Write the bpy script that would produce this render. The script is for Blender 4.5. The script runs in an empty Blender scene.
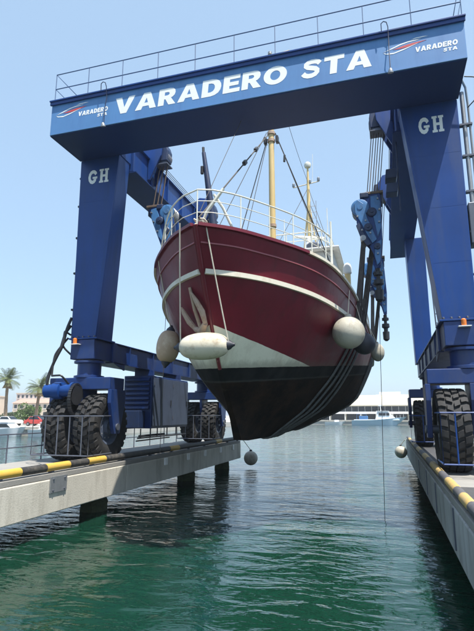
import bpy, bmesh, math, random
import numpy as np
from mathutils import Vector, Matrix
random.seed(7); np.random.seed(7)
R = math.radians
scene = bpy.context.scene
col = scene.collection

# ------------------------------------------------------------------ camera
cam_d = bpy.data.cameras.new('camera'); cam = bpy.data.objects.new('camera', cam_d); col.objects.link(cam)
cam.location = (0, 0, 2.75)
pitch, yaw = R(11.43), R(16.64)
cam.rotation_euler = (math.pi/2 + pitch, 0, yaw)
cam_d.sensor_fit = 'VERTICAL'; cam_d.sensor_height = 36.0; cam_d.lens = 36.0*492.0/631.0
cam_d.clip_start = 0.05; cam_d.clip_end = 9000
scene.camera = cam
# ------------------------------------------------------------------ sky and sun
SUN = Vector((.31, -.25, 1.0)).normalized()
elev = math.asin(SUN.z); azim = math.atan2(SUN.x, SUN.y)
world = bpy.data.worlds.new('World'); scene.world = world; world.use_nodes = True
wn = world.node_tree.nodes; wl = world.node_tree.links
wn.clear()
wo = wn.new('ShaderNodeOutputWorld'); wb = wn.new('ShaderNodeBackground'); ws = wn.new('ShaderNodeTexSky')
ws.sky_type = 'NISHITA'; ws.sun_disc = False; ws.sun_elevation = elev; ws.sun_rotation = azim
ws.air_density = 1.0; ws.dust_density = 1.5; ws.ozone_density = 1.6; ws.altitude = 0
wb.inputs[1].default_value = 0.13
wv = wn.new('ShaderNodeMix'); wv.data_type = 'RGBA'; wv.inputs[0].default_value = .50      # even summer haze over the whole sky
wv.inputs[7].default_value = (3.0, 4.25, 5.5, 1)
wl.new(ws.outputs[0], wv.inputs[6]); wl.new(wv.outputs[2], wb.inputs[0]); wl.new(wb.outputs[0], wo.inputs[0])
sl = bpy.data.lights.new('sun', 'SUN'); sun = bpy.data.objects.new('sun', sl); col.objects.link(sun)
sl.energy = 5.0; sl.angle = R(0.53); sl.color = (1.0, .955, .88)
sun.rotation_euler = (-SUN).to_track_quat('-Z', 'Y').to_euler(); sun.location = (20, -20, 60)
scene.view_settings.view_transform = 'Standard'; scene.view_settings.look = 'None'
scene.view_settings.exposure = 0.75; scene.view_settings.gamma = 1.0; scene.view_settings.use_curve_mapping = False

# ------------------------------------------------------------------ materials
MATS = {}
def mat(name, c, rough=.5, metal=0, var=.12, nscale=3.0, bump=0.0, bscale=40., dirt=None, dirtamt=0., dscale=(2,2,2), spec=.5, coat=0.):
    """principled paint/metal/concrete with colour variation, optional stains and fine relief"""
    m = bpy.data.materials.new(name); m.use_nodes = True; MATS[name] = m
    nt = m.node_tree; n = nt.nodes; l = nt.links
    b = n['Principled BSDF']; b.inputs['Roughness'].default_value = rough; b.inputs['Metallic'].default_value = metal
    b.inputs['Specular IOR Level'].default_value = spec; b.inputs['Coat Weight'].default_value = coat
    tc = n.new('ShaderNodeTexCoord')
    nz = n.new('ShaderNodeTexNoise'); nz.inputs['Scale'].default_value = nscale; nz.inputs['Detail'].default_value = 6
    l.new(tc.outputs['Object'], nz.inputs['Vector'])
    mx = n.new('ShaderNodeMix'); mx.data_type = 'RGBA'
    mx.inputs[6].default_value = (*[max(0, x*(1-var*1.6)) for x in c], 1); mx.inputs[7].default_value = (*[min(1, x*(1+var*1.6)) for x in c], 1)
    l.new(nz.outputs[0], mx.inputs[0]); out = mx.outputs[2]
    if dirt:
        mp = n.new('ShaderNodeMapping'); mp.inputs['Scale'].default_value = dscale
        l.new(tc.outputs['Object'], mp.inputs[0])
        n2 = n.new('ShaderNodeTexNoise'); n2.inputs['Scale'].default_value = 1; n2.inputs['Detail'].default_value = 8; n2.inputs['Roughness'].default_value = .65
        l.new(mp.outputs[0], n2.inputs['Vector'])
        rp = n.new('ShaderNodeMapRange'); rp.inputs[1].default_value = .48; rp.inputs[2].default_value = .72; rp.inputs[4].default_value = dirtamt
        l.new(n2.outputs[0], rp.inputs[0])
        m2 = n.new('ShaderNodeMix'); m2.data_type = 'RGBA'; m2.inputs[7].default_value = (*dirt, 1)
        l.new(rp.outputs[0], m2.inputs[0]); l.new(out, m2.inputs[6]); out = m2.outputs[2]
        rr = n.new('ShaderNodeMapRange'); rr.inputs[3].default_value = rough; rr.inputs[4].default_value = min(1, rough+.3)
        l.new(rp.outputs[0], rr.inputs[0]); l.new(rr.outputs[0], b.inputs['Roughness'])
    l.new(out, b.inputs['Base Color'])
    if bump:
        n3 = n.new('ShaderNodeTexNoise'); n3.inputs['Scale'].default_value = bscale; n3.inputs['Detail'].default_value = 5
        l.new(tc.outputs['Object'], n3.inputs['Vector'])
        bp = n.new('ShaderNodeBump'); bp.inputs['Strength'].default_value = bump; bp.inputs['Distance'].default_value = .02
        l.new(n3.outputs[0], bp.inputs['Height']); l.new(bp.outputs[0], b.inputs['Normal'])
    return m
mat('blue', (.0065, .046, .205), .38, 0, .16, .9, .12, 3.0, (.022, .052, .14), .65, (2.6, 2.6, .22), spec=.38)
mat('blue_faded', (.085, .225, .47), .5, 0, .10, .7, .10, 2.5, (.06, .165, .39), .7, (3.0, 1, .45))
mat('blue_lower', (.0065, .032, .145), .42, 0, .12, 1.6, .08, 60, (.07, .075, .085), .5, (2, 2, .8))
mat('blue_block', (.06, .19, .42), .4, 0, .12, 3, .06, 60, (.05, .07, .1), .7, (4, 4, 2))
mat('blue_shaded', (.006, .030, .135), .5, 0, .08, 1.3, .04, 60, spec=.25)  # darker copy of the blue, shade of beam undersides put into the colour
mat('navy', (.014, .03, .085), .45, 0, .2, 3, .1, 50, (.03, .03, .03), .5, (3, 3, 2))
mat('panel_grey', (.055, .075, .125), .5, 0, .08, 2, .05, 50, (.04, .05, .065), .5, (2, 2, .8))
mat('white_paint', (.86, .86, .84), .5, 0, .04, 6)
mat('red_paint', (.55, .06, .06), .5, 0, .05, 6)
mat('rail_white', (.70, .69, .60), .4, 0, .06, 5, 0, 1, (.5, .38, .24), .35, (6, 6, 3))
mat('steel_grey', (.11, .12, .15), .45, .4, .15, 6, .1, 60)
mat('galv', (.30, .31, .32), .45, .6, .15, 8, .1, 60)
mat('black_steel', (.02, .021, .025), .5, 0, .3, 6, .1, 50)
mat('wire', (.10, .095, .09), .5, .6, .2, 30)
mat('wire_brown', (.17, .12, .09), .6, .2, .2, 30)
mat('rubber', (.018, .018, .019), .75, 0, .25, 5, .25, 45, (.060, .055, .048), .45, (3, 3, 3))
mat('rubber_black', (.012, .012, .013), .6, 0, .2, 5)
mat('rim', (.12, .15, .22), .5, .2, .15, 6, .1, 50, (.05, .045, .04), .6, (6, 6, 6))
mat('hose', (.012, .012, .013), .45, 0, .2, 8)
mat('orange', (.75, .2, .03), .35, 0, .05, 8)
mat('concrete', (.52, .49, .42), .85, 0, .12, 1.1, .25, 25, (.25, .225, .18), .7, (3, 2.6, .55))
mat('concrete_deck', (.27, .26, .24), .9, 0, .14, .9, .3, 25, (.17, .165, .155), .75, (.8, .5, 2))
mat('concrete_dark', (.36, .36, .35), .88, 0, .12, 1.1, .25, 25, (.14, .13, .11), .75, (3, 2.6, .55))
mat('pile', (.035, .033, .028), .9, 0, .25, 3, .5, 15, (.012, .018, .012), .8, (2, 2, 1))
mat('weed', (.035, .045, .018), .95, 0, .5, 9, .9, 25)
mat('yellow_paint', (.56, .36, .06), .5, 0, .12, 6, .08, 60, (.30, .22, .11), .55, (6, 6, 6))
mat('black_shade_paint', (.035, .034, .034), .55, 0, .2, 6, .08, 60, (.17, .15, .12), .5, (5, 5, 5))
mat('sling_grey', (.125, .13, .13), .8, 0, .3, 14, .3, 120, (.04, .04, .038), .8, (2, 9, 3))
mat('sling', (.06, .05, .048), .85, 0, .25, 18, .3, 120, (.15, .15, .14), .7, (9, 3, 2.5))
mat('mast', (.66, .50, .22), .45, 0, .08, 2, .05, 40, (.42, .26, .13), .5, (8, 8, .9))
mat('cream', (.62, .56, .42), .5, 0, .08, 4, 0, 1, (.4, .3, .2), .4, (5, 5, 2))
mat('fender_white', (.64, .58, .45), .45, 0, .08, 3, .08, 30, (.28, .18, .09), .8, (4, 4, 4))
mat('fender_brown', (.42, .30, .20), .55, 0, .15, 3, .1, 30, (.65, .58, .45), .6, (3, 3, 3))
mat('fender_grey', (.44, .42, .35), .5, 0, .08, 3, .15, 30, (.20, .17, .12), .8, (3.5, 3.5, 2.0))
mat('fender_dark', (.03, .032, .045), .5, 0, .2, 5, .08, 30)
mat('rope', (.62, .56, .45), .85, 0, .1, 20, .3, 90)
mat('rope_dark', (.07, .065, .06), .85, 0, .1, 20)
mat('anchor', (.42, .31, .23), .8, 0, .2, 6, .3, 40, (.22, .10, .05), .7, (6, 6, 6))
mat('hull_red', (.14, .007, .018), .38, 0, .12, .9, .03, 30)
mat('deck_grey', (.25, .24, .22), .8, 0, .1, 2)
mat('house_white', (.72, .72, .69), .5, 0, .05, 2, 0, 1, (.45, .36, .26), .4, (3, 3, 1))
mat('glass', (.015, .02, .025), .08, 0, .1, 2)
mat('stone_quay', (.45, .43, .39), .9, 0, .12, .3, .2, 8, (.25, .24, .21), .6, (.2, .2, .6))
mat('ground', (.36, .34, .30), .95, 0, .15, .05, .1, 2)
mat('wall_cream', (.66, .60, .46), .8, 0, .05, .2)
mat('roof_cream', (.50, .465, .37), .7, 0, .05, .15)
mat('wall_white', (.76, .76, .74), .7, 0, .05, .3)
mat('wall_pink', (.60, .48, .43), .85, 0, .06, .2)
mat('wall_tan', (.55, .45, .35), .85, 0, .06, .2)
mat('roof_tile', (.42, .26, .2), .85, 0, .1, .6)
mat('shade_open', (.03, .033, .036), .9, 0, .2, .3)
mat('gelcoat', (.74, .77, .80), .3, 0, .03, 1)
mat('gelcoat_blue', (.42, .58, .70), .3, 0, .05, 1)
mat('boat_blue', (.05, .16, .36), .5, 0, .1, 2)
mat('car_white', (.75, .75, .75), .25, 0, .02, 2, coat=.6)
mat('car_dark', (.06, .065, .075), .25, 0, .05, 2, coat=.6)
mat('car_red', (.45, .04, .03), .25, 0, .05, 2, coat=.6)
mat('bark', (.20, .15, .10), .95, 0, .25, 4, .6, 12)
mat('palm_leaf', (.12, .15, .05), .6, 0, .35, 1.2)
mat('palm_dry', (.24, .18, .09), .85, 0, .3, 2)
mat('bush_leaf', (.085, .14, .032), .6, 0, .4, .9)
mat('bush_leaf_dark', (.055, .08, .035), .6, 0, .4, .9)

def hull_material():
    """maroon topsides, white wedge at the bow, dark boot top, black-brown antifouling; weathered"""
    m = bpy.data.materials.new('hull_paint'); m.use_nodes = True
    nt = m.node_tree; n = nt.nodes; l = nt.links; b = n['Principled BSDF']
    tc = n.new('ShaderNodeTexCoord'); sp = n.new('ShaderNodeSeparateXYZ'); l.new(tc.outputs['Object'], sp.inputs[0])
    def mth(op, a, bb=None, c=None):
        q = n.new('ShaderNodeMath'); q.operation = op
        for i, v in enumerate((a, bb, c)):
            if v is None: continue
            if isinstance(v, (int, float)): q.inputs[i].default_value = v
            else: l.new(v, q.inputs[i])
        return q.outputs[0]
    def noise(sc, scale=1, det=6, ro=.6):
        mp = n.new('ShaderNodeMapping'); mp.inputs['Scale'].default_value = sc; l.new(tc.outputs['Object'], mp.inputs[0])
        q = n.new('ShaderNodeTexNoise'); q.inputs['Scale'].default_value = scale; q.inputs['Detail'].default_value = det; q.inputs['Roughness'].default_value = ro
        l.new(mp.outputs[0], q.inputs['Vector']); return q.outputs[0]
    def mix(f, a, bb):
        q = n.new('ShaderNodeMix'); q.data_type = 'RGBA'
        for i, v in ((0, f), (6, a), (7, bb)):
            if isinstance(v, tuple): q.inputs[i].default_value = (*v, 1)
            elif isinstance(v, (int, float)): q.inputs[i].default_value = v
            else: l.new(v, q.inputs[i])
        return q.outputs[2]
    def ramp(x, lo, hi, a=0., bb=1.):
        q = n.new('ShaderNodeMapRange'); l.new(x, q.inputs[0])
        for i, v in zip((1, 2, 3, 4), (lo, hi, a, bb)): q.inputs[i].default_value = v
        return q.outputs[0]
    Y = mth('ADD', sp.outputs[1], 19.0); Z = mth('ADD', sp.outputs[2], 2.12)
    wob = mth('MULTIPLY', mth('SUBTRACT', noise((1, 1, 1), 3), .5), .03)
    wl_ = mth('ADD', mth('MULTIPLY_ADD', Y, .092, 3.77-.092*10.4), wob)
    h = mth('SUBTRACT', Z, wl_)                                     # height above paint line
    wedge = mth('SUBTRACT', mth('ADD', mth('MULTIPLY_ADD', mth('ABSOLUTE', sp.outputs[0]), -.40, 4.66), wob), Z)
    streak = noise((2.2, 2.2, .25), 1.6, 8, .7)
    patch = noise((1, 1, 1), .7, 5)
    red = mix(ramp(patch, .35, .68), (.118, .0045, .014), (.160, .0075, .021))
    red = mix(ramp(streak, .50, .72, 0, .6), red, (.062, .006, .010))
    red = mix(ramp(noise((3, 3, 1.0), 2.2, 8, .75), .68, .82, 0, .3), red, (.20, .05, .05))
    # towards the stern the topsides are worn to streaked brown
    aft = ramp(Y, 13.5, 17.5, 0, .55)
    red = mix(mth('MULTIPLY', aft, ramp(noise((6, 6, .12), 2, 5, .7), .4, .62)), red, (.10, .055, .05))
    rust = mth('MULTIPLY', ramp(noise((5, 5, .18), 1.3, 6, .7), .60, .78, 0, .75), ramp(noise((1, 1, 1), .9, 3), .42, .62))
    red = mix(rust, red, (.12, .045, .022))
    scuff = ramp(noise((1.5, 1.5, 14), 2.0, 7, .7), .68, .80, 0, .5)
    red = mix(mth('MULTIPLY', scuff, ramp(noise((1,1,1), 1.3, 3), .45, .65)), red, (.24, .10, .10))
    white = mix(ramp(noise((2, 2, .5), 1.5, 8, .7), .5, .75, 0, .6), (.72, .70, .56), (.40, .34, .24))
    top = mix(mth('GREATER_THAN', wedge, 0.), red, white)
    scum = mth('MULTIPLY', ramp(mth('SUBTRACT', h, mth('MULTIPLY', noise((4, 4, .6), 1.2, 6, .7), .34)), -.12, .02, .45, 0), 1.)
    top = mix(scum, top, (.085, .075, .055))
    boot = mix(ramp(noise((1, 1, .5), 1.5, 7), .4, .7), (.007, .009, .010), (.024, .026, .025))
    anti = mix(ramp(noise((1, 1, 1.6), 1.3, 8, .7), .38, .68), (.0035, .003, .003), (.030, .017, .010))
    anti = mix(ramp(noise((1, 1, 1), 7, 8, .75), .60, .72, 0, .6), anti, (.05, .046, .034))
    low = mix(mth('GREATER_THAN', mth('ADD', h, mth('MULTIPLY', wob, 2.)), -.30), anti, boot)
    low = mix(ramp(mth('ABSOLUTE', mth('ADD', h, .31)), 0, .035, .55, 0), low, (.07, .075, .07))
    out = mix(mth('GREATER_THAN', h, 0.), low, top)
    l.new(mth('MULTIPLY_ADD', mth('GREATER_THAN', h, 0.), .22, .10), b.inputs['Specular IOR Level'])
    l.new(out, b.inputs['Base Color'])
    rg = mth('MULTIPLY_ADD', mth('GREATER_THAN', h, 0.), -.38, .80)
    l.new(mth('ADD', rg, ramp(patch, .3, .7, -.05, .1)), b.inputs['Roughness'])
    bp = n.new('ShaderNodeBump'); bp.inputs['Strength'].default_value = .35; bp.inputs['Distance'].default_value = .02
    hh = mth('ADD', mth('MULTIPLY', noise((1, 1, .6), 1.3, 3), 2.6), mth('MULTIPLY', noise((1, 1, 1), 18, 4), mth('MULTIPLY_ADD', mth('LESS_THAN', h, -.3), .8, .06)))
    l.new(hh, bp.inputs['Height']); l.new(bp.outputs[0], b.inputs['Normal'])
    return m
MATS['hull_paint'] = hull_material()

def water_material():
    m = bpy.data.materials.new('harbour_water'); m.use_nodes = True
    nt = m.node_tree; n = nt.nodes; l = nt.links; b = n['Principled BSDF']
    b.inputs['Roughness'].default_value = .04; b.inputs['IOR'].default_value = 1.333
    b.inputs['Subsurface Weight'].default_value = 1.0; b.inputs['Subsurface Radius'].default_value = (.5, 1.6, 1.2); b.inputs['Subsurface Scale'].default_value = 1.0
    tc = n.new('ShaderNodeTexCoord')
    def noise(sc, rot, scale, det, ro, dist=0.):
        mp = n.new('ShaderNodeMapping'); mp.inputs['Scale'].default_value = sc; mp.inputs['Rotation'].default_value = (0, 0, rot)
        l.new(tc.outputs['Object'], mp.inputs[0])
        q = n.new('ShaderNodeTexNoise'); q.inputs['Scale'].default_value = scale; q.inputs['Detail'].default_value = det
        q.inputs['Roughness'].default_value = ro; q.inputs['Distortion'].default_value = dist
        l.new(mp.outputs[0], q.inputs['Vector']); return q.outputs[0]
    mx = n.new('ShaderNodeMix'); mx.data_type = 'RGBA'
    mx.inputs[6].default_value = (.0036, .0235, .0140, 1); mx.inputs[7].default_value = (.0060, .038, .0230, 1)
    l.new(noise((1, 1, 1), 0, .15, 3, .5), mx.inputs[0]); l.new(mx.outputs[2], b.inputs['Base Color'])
    def mul(a, k):
        q = n.new('ShaderNodeMath'); q.operation = 'MULTIPLY'; l.new(a, q.inputs[0]); q.inputs[1].default_value = k; return q.outputs[0]
    def add(a, c):
        q = n.new('ShaderNodeMath'); q.operation = 'ADD'; l.new(a, q.inputs[0]); l.new(c, q.inputs[1]); return q.outputs[0]
    h = add(mul(noise((.55, 1.0, 1), R(20), .55, 2, .5, .4), .30), mul(noise((.6, 1.25, 1), R(-12), 2.0, 3, .5, .6), .125))
    h = add(h, mul(noise((.8, 1.2, 1), R(35), 6.5, 3, .55, .3), .020))
    bp = n.new('ShaderNodeBump'); bp.inputs['Strength'].default_value = 1.0; bp.inputs['Distance'].default_value = .34
    l.new(h, bp.inputs['Height']); l.new(bp.outputs[0], b.inputs['Normal'])
    return m
MATS['water'] = water_material()

# ------------------------------------------------------------------ mesh helpers
class MB:
    def __init__(s): s.v = []; s.f = []
    def add(s, vs, fs):
        o = len(s.v); s.v += [tuple(p) for p in vs]; s.f += [tuple(i+o for i in f) for f in fs]; return s
    def box(s, x0, x1, y0, y1, z0, z1):
        return s.add([(x0,y0,z0),(x1,y0,z0),(x1,y1,z0),(x0,y1,z0),(x0,y0,z1),(x1,y0,z1),(x1,y1,z1),(x0,y1,z1)],
                     [(0,3,2,1),(4,5,6,7),(0,1,5,4),(1,2,6,5),(2,3,7,6),(3,0,4,7)])
    def hexa(s, a, b):
        """two quads a, b (4 points each, matching order)"""
        return s.add(list(a)+list(b), [(0,3,2,1),(4,5,6,7),(0,1,5,4),(1,2,6,5),(2,3,7,6),(3,0,4,7)])
    def obox(s, M, dx, dy, dz):
        vs = [M @ Vector((x*dx/2, y*dy/2, z*dz/2)) for x,y,z in ((-1,-1,-1),(1,-1,-1),(1,1,-1),(-1,1,-1),(-1,-1,1),(1,-1,1),(1,1,1),(-1,1,1))]
        return s.add(vs, [(0,3,2,1),(4,5,6,7),(0,1,5,4),(1,2,6,5),(2,3,7,6),(3,0,4,7)])
    def tube(s, pts, r, n=8, cap=True, closed=False):
        pts = [Vector(p) for p in pts]; k = len(pts)
        rs = r if isinstance(r, (list, tuple)) else [r]*k
        o = len(s.v); up = None
        for i, p in enumerate(pts):
            if closed: t = pts[(i+1) % k]-pts[i-1]
            else: t = pts[min(i+1, k-1)]-pts[max(i-1, 0)]
            t.normalize()
            if up is None:
                up = Vector((0,0,1)) if abs(t.z) < .9 else Vector((1,0,0))
            a = t.cross(up)
            if a.length < 1e-4: a = t.orthogonal()
            a.normalize(); b = a.cross(t).normalized(); up = b
            for j in range(n):
                w = 2*math.pi*j/n; s.v.append(tuple(p + (a*math.cos(w)+b*math.sin(w))*rs[i]))
        for i in range(k if closed else k-1):
            i2 = (i+1) % k
            for j in range(n):
                s.f.append((o+i*n+j, o+i*n+(j+1)%n, o+i2*n+(j+1)%n, o+i2*n+j))
        if cap and not closed:
            s.f.append(tuple(o+j for j in range(n))[::-1]); s.f.append(tuple(o+(k-1)*n+j for j in range(n)))
        return s
    def lathe(s, prof, M=Matrix(), n=24):
        """prof: (radius, height) pairs, axis = local z of M"""
        o = len(s.v); k = len(prof)
        for r, h in prof:
            for j in range(n):
                w = 2*math.pi*j/n; s.v.append(tuple(M @ Vector((r*math.cos(w), r*math.sin(w), h))))
        for i in range(k-1):
            for j in range(n): s.f.append((o+i*n+j, o+i*n+(j+1)%n, o+(i+1)*n+(j+1)%n, o+(i+1)*n+j))
        if prof[0][0] > 1e-4: s.f.append(tuple(o+j for j in range(n))[::-1])
        if prof[-1][0] > 1e-4: s.f.append(tuple(o+(k-1)*n+j for j in range(n)))
        return s
    def prism(s, poly, fn, d0, d1):
        """poly 2D, fn(u,v,d)->xyz, thickness d0..d1"""
        k = len(poly)
        return s.add([fn(u,v,d0) for u,v in poly]+[fn(u,v,d1) for u,v in poly],
                     [tuple(range(k))[::-1], tuple(range(k,2*k))]+[(i,(i+1)%k,k+(i+1)%k,k+i) for i in range(k)])
    def build(s, name, material, parent=None, smooth=False, bevel=0., org=None):
        if org is None: org = ORG.get(parent.name, (0,0,0)) if parent else (0,0,0)
        me = bpy.data.meshes.new(name)
        me.from_pydata([(x-org[0], y-org[1], z-org[2]) for x,y,z in s.v], [], s.f); me.update()
        bm = bmesh.new(); bm.from_mesh(me); bmesh.ops.recalc_face_normals(bm, faces=bm.faces[:]); bm.to_mesh(me); bm.free()
        me.materials.append(MATS[material] if isinstance(material, str) else material)
        if smooth:
            me.shade_smooth()
            me.set_sharp_from_angle(angle=R(38))
        o = bpy.data.objects.new(name, me); col.objects.link(o)
        if parent: o.parent = parent; ORG[o.name] = org
        else:
            o.location = org; ORG[o.name] = org
        if bevel:
            b = o.modifiers.new('bevel', 'BEVEL'); b.width = bevel; b.segments = 2; b.limit_method = 'ANGLE'; b.angle_limit = R(40)
        return o
ORG = {}
def empty(name, loc):
    o = bpy.data.objects.new(name, None); col.objects.link(o); o.location = loc; o.empty_display_size = .3; ORG[o.name] = tuple(loc); return o
def tag(o, label=None, cat=None, group=None, kind=None):
    if label: o['label'] = label
    if cat: o['category'] = cat
    if group: o['group'] = group
    if kind: o['kind'] = kind
    return o
def copy_tree(o, parent=None):
    c = o.copy(); col.objects.link(c); c.parent = parent
    ORG[c.name] = ORG.get(o.name, (0,0,0))
    for ch in o.children: copy_tree(ch, c)
    return c
def inst(src, parent, loc, rot=None):
    c = src.copy(); col.objects.link(c); c.parent = parent; c.location = loc
    if rot: c.rotation_euler = rot
    return c
def Mt(loc, rot=(0,0,0)):
    from mathutils import Euler
    return Matrix.Translation(loc) @ Euler(rot).to_matrix().to_4x4()
def axisM(p, d):
    return Matrix.Translation(p) @ Vector(d).to_track_quat('Z', 'Y').to_matrix().to_4x4()
def lerp(a, b, t): return a+(b-a)*t
def pch(x, y, xi):
    x = np.array(x, float); y = np.array(y, float); h = np.diff(x); d = np.diff(y)/h
    m = np.zeros(len(x)); m[0] = d[0]; m[-1] = d[-1]
    for i in range(1, len(x)-1):
        if d[i-1]*d[i] > 0:
            w1 = 2*h[i]+h[i-1]; w2 = h[i]+2*h[i-1]; m[i] = (w1+w2)/(w1/d[i-1]+w2/d[i])
    k = np.clip(np.searchsorted(x, xi)-1, 0, len(h)-1); t = (xi-x[k])/h[k]
    return (2*t**3-3*t**2+1)*y[k]+(t**3-2*t**2+t)*h[k]*m[k]+(-2*t**3+3*t**2)*y[k+1]+(t**3-t**2)*h[k]*m[k+1]

# ------------------------------------------------------------------ water and land
tag(MB().box(-4000, 4000, -600, 6000, -6, 0).build('water', 'water'), kind='structure')
lq = empty('quay', (-90, 60, 0)); tag(lq, kind='structure')
MB().box(-190, -38, 58, 400, -2, 1.05).build('quay_body', 'stone_quay', lq)
MB().box(-190, -37.9, 57.85, 58.6, .80, 1.16).build('coping', 'concrete', lq)
fq = empty('far_quay', (0, 152, 0)); tag(fq, kind='structure')
MB().box(-37.5, 130, 150, 400, -2, 1.15).build('quay_body', 'stone_quay', fq)
MB().box(-37.5, 130, 149.8, 150.7, .9, 1.28).build('coping', 'concrete', fq)
tag(MB().add([(-4000,401,1.0),(4000,401,1.0),(4000,6000,1.0),(-4000,6000,1.0)], [(0,1,2,3)]).build('ground', 'ground'), kind='structure')

# ------------------------------------------------------------------ piers
def pier(name, xi, xo, y0, y1, label, facemat, piles):
    """xi: inner edge (towards the boat), xo: outer edge"""
    s = 1 if xi > xo else -1
    root = empty(name, ((xi+xo)/2, (y0+y1)/2, 0)); tag(root, label, 'pier', 'piers of the lifting dock')
    ys = [y0]; 
    y = y0
    while y < y1-.01:
        y = min(y+5.95, y1); ys.append(y)
    for a, b in zip(ys[:-1], ys[1:]):
        lo, hi = sorted((xi, xi-s*.45))
        # beam with small chamfers at the ends, the top lip butting on it
        MB().box(lo, hi, a+.012, b-.012, .50, 1.27).build('edge_beam', facemat, root, bevel=.025)
        lo, hi = sorted((xi-s*.02, xo))
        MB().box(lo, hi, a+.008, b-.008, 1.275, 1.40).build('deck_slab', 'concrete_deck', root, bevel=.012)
        lo, hi = sorted((xo, xo+s*.45))
        MB().box(lo, hi, a+.012, b-.012, .50, 1.27).build('edge_beam', facemat, root, bevel=.025)
    lo, hi = sorted((xi-s*.46, xo+s*.46))
    MB().box(lo, hi, y0, y1, .85, 1.27).build('soffit', facemat, root)
    for py in piles:
        lo, hi = sorted((xi-s*.5, xi-s*1.15))
        MB().lathe([(.36,-3),(.36,.86)], Mt(((lo+hi)/2, py, 0)), 16).build('pile', 'pile', root, smooth=True)
        MB().lathe([(.365,-.4)]+[(.385+random.uniform(-.012,.02), z_) for z_ in np.linspace(-.3,.26,7)]+[(.364,.34)], Mt(((lo+hi)/2, py, 0)), 16).build('weed_collar', 'weed', root)
    return root
pl = pier('pier', -7.62, -10.5, 2.0, 26.2, 'long concrete pier on round piles, under the left wheels of the lift', 'concrete', (2.5, 7.6, 13.5, 20.6, 25.5))
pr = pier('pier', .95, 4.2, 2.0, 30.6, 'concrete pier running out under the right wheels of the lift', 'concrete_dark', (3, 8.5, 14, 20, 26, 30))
MB().box(-7.618, -7.585, 10.25, 10.88, .96, 1.33).build('steel_plate', 'galv', pl, bevel=.006)
for q in (10.35, 10.78):
    for z in (1.02, 1.27): MB().lathe([(.022,0),(.022,.02),(.012,.026)], axisM((-7.585, q, z), (1,0,0)), 6).build('bolt', 'steel_grey', pl)
for y in (16.5, 18.6, 20.5, 22.6, 24.6):   # white blocks on the inner face standing in for sunlit spots
    MB().box(-7.618, -7.56, y, y+.22, 1.02, 1.26).build('sunlit_block', 'wall_white', pl, bevel=.01)
# striped guard pipes
def stripe_pipe(x, y0, y1, first, label, seg=.86, z=1.53, r=.095, phase=0, shade_from=99):
    root = empty('guard_pipe', (x, (y0+y1)/2, 1.4)); tag(root, label, 'guard pipe', 'striped guard pipes on the pier edges')
    y = y0+phase; k = first; i = 0
    while y < y1:
        e = min(y+seg*random.uniform(.94, 1.06), y1)
        MB().tube([(x,y+.001,z),(x,e-.001,z)], r, 14).build('yellow_band' if k else 'black_or_shaded_band', 'yellow_paint' if k else 'black_shade_paint', root, smooth=True)
        if i % 2 == 0: MB().box(x-.05, x+.05, y+.2, y+.3, 1.40, 1.46).build('bracket', 'steel_grey', root)
        k = 1-k; y = e; i += 1
        if y > shade_from and i % 6: k = 0  # farther out most bands go black, shade put into their colour
    return root
stripe_pipe(-7.74, 1.84, 25.9, 1, 'yellow and black striped guard pipe along the edge of the left pier', phase=-.04, shade_from=13.6)
gp = empty('guard_pipe', (1.07, 17, 1.4)); tag(gp, 'worn faded yellow and grey guard pipe along the edge of the right pier', 'guard pipe', 'striped guard pipes on the pier edges')
mat('yellow_worn', (.50, .34, .11), .6, 0, .15, 6, .1, 60, (.30, .26, .20), .8, (5, 5, 5)); mat('grey_worn', (.085, .085, .095), .65, 0, .2, 6, .1, 60, (.22, .2, .17), .6, (5, 5, 5))
cuts = [5.2, 6.9, 7.85, 8.7, 9.4, 10.7, 11.9, 14.2, 15.6, 17.2, 18.8, 20.6, 22.4, 24.4, 26.4, 28.4, 30.3]
for i, (a_, b_) in enumerate(zip(cuts[:-1], cuts[1:])):
    MB().tube([(1.07,a_+.001,1.49),(1.07,b_-.001,1.49)], .085, 14).build('yellow_band' if i % 2 == 0 else 'grey_band', 'yellow_worn' if i % 2 == 0 else 'grey_worn', gp, smooth=True)
    MB().box(1.02, 1.12, a_+.25, a_+.37, 1.40, 1.43).build('bracket', 'steel_grey', gp)
mat('dark_deck', (.055, .056, .06), .9, 0, .2, 2, .4, 60, (.12, .115, .11), .6, (1.5, .6, 2))  # dark grey sheets laid over two stretches of the right deck
for y0_, y1_ in ((2.1, 10.6), (13.9, 30.4)): MB().box(1.25, 4.1, y0_, y1_, 1.404, 1.412).build('dark_deck_strip', 'dark_deck', pr)
for y_ in (6.4, 9.1, 12.3, 15.0, 18.4):   # rust runs and steel tie plates on the inner face
    MB().box(.925, .948, y_, y_+.10, .62, 1.26).build('tie_plate', 'steel_grey', pr)
# railing at the outer edge of the left pier
rl = empty('pier_railing', (-10.42, 15, 1.4)); tag(rl, 'thin steel railing along the outer edge of the left pier', 'railing')
for i, y in enumerate(np.arange(7.5, 26.1, 1.5)): MB().tube([(-10.42,y,1.4),(-10.42,y,2.2)], .02, 6).build('post', 'steel_grey', rl, smooth=True)
for z in (1.82, 2.2): MB().tube([(-10.42,7.5,z),(-10.42,26,z)], .02, 6).build('rail', 'steel_grey', rl, smooth=True)

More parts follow.
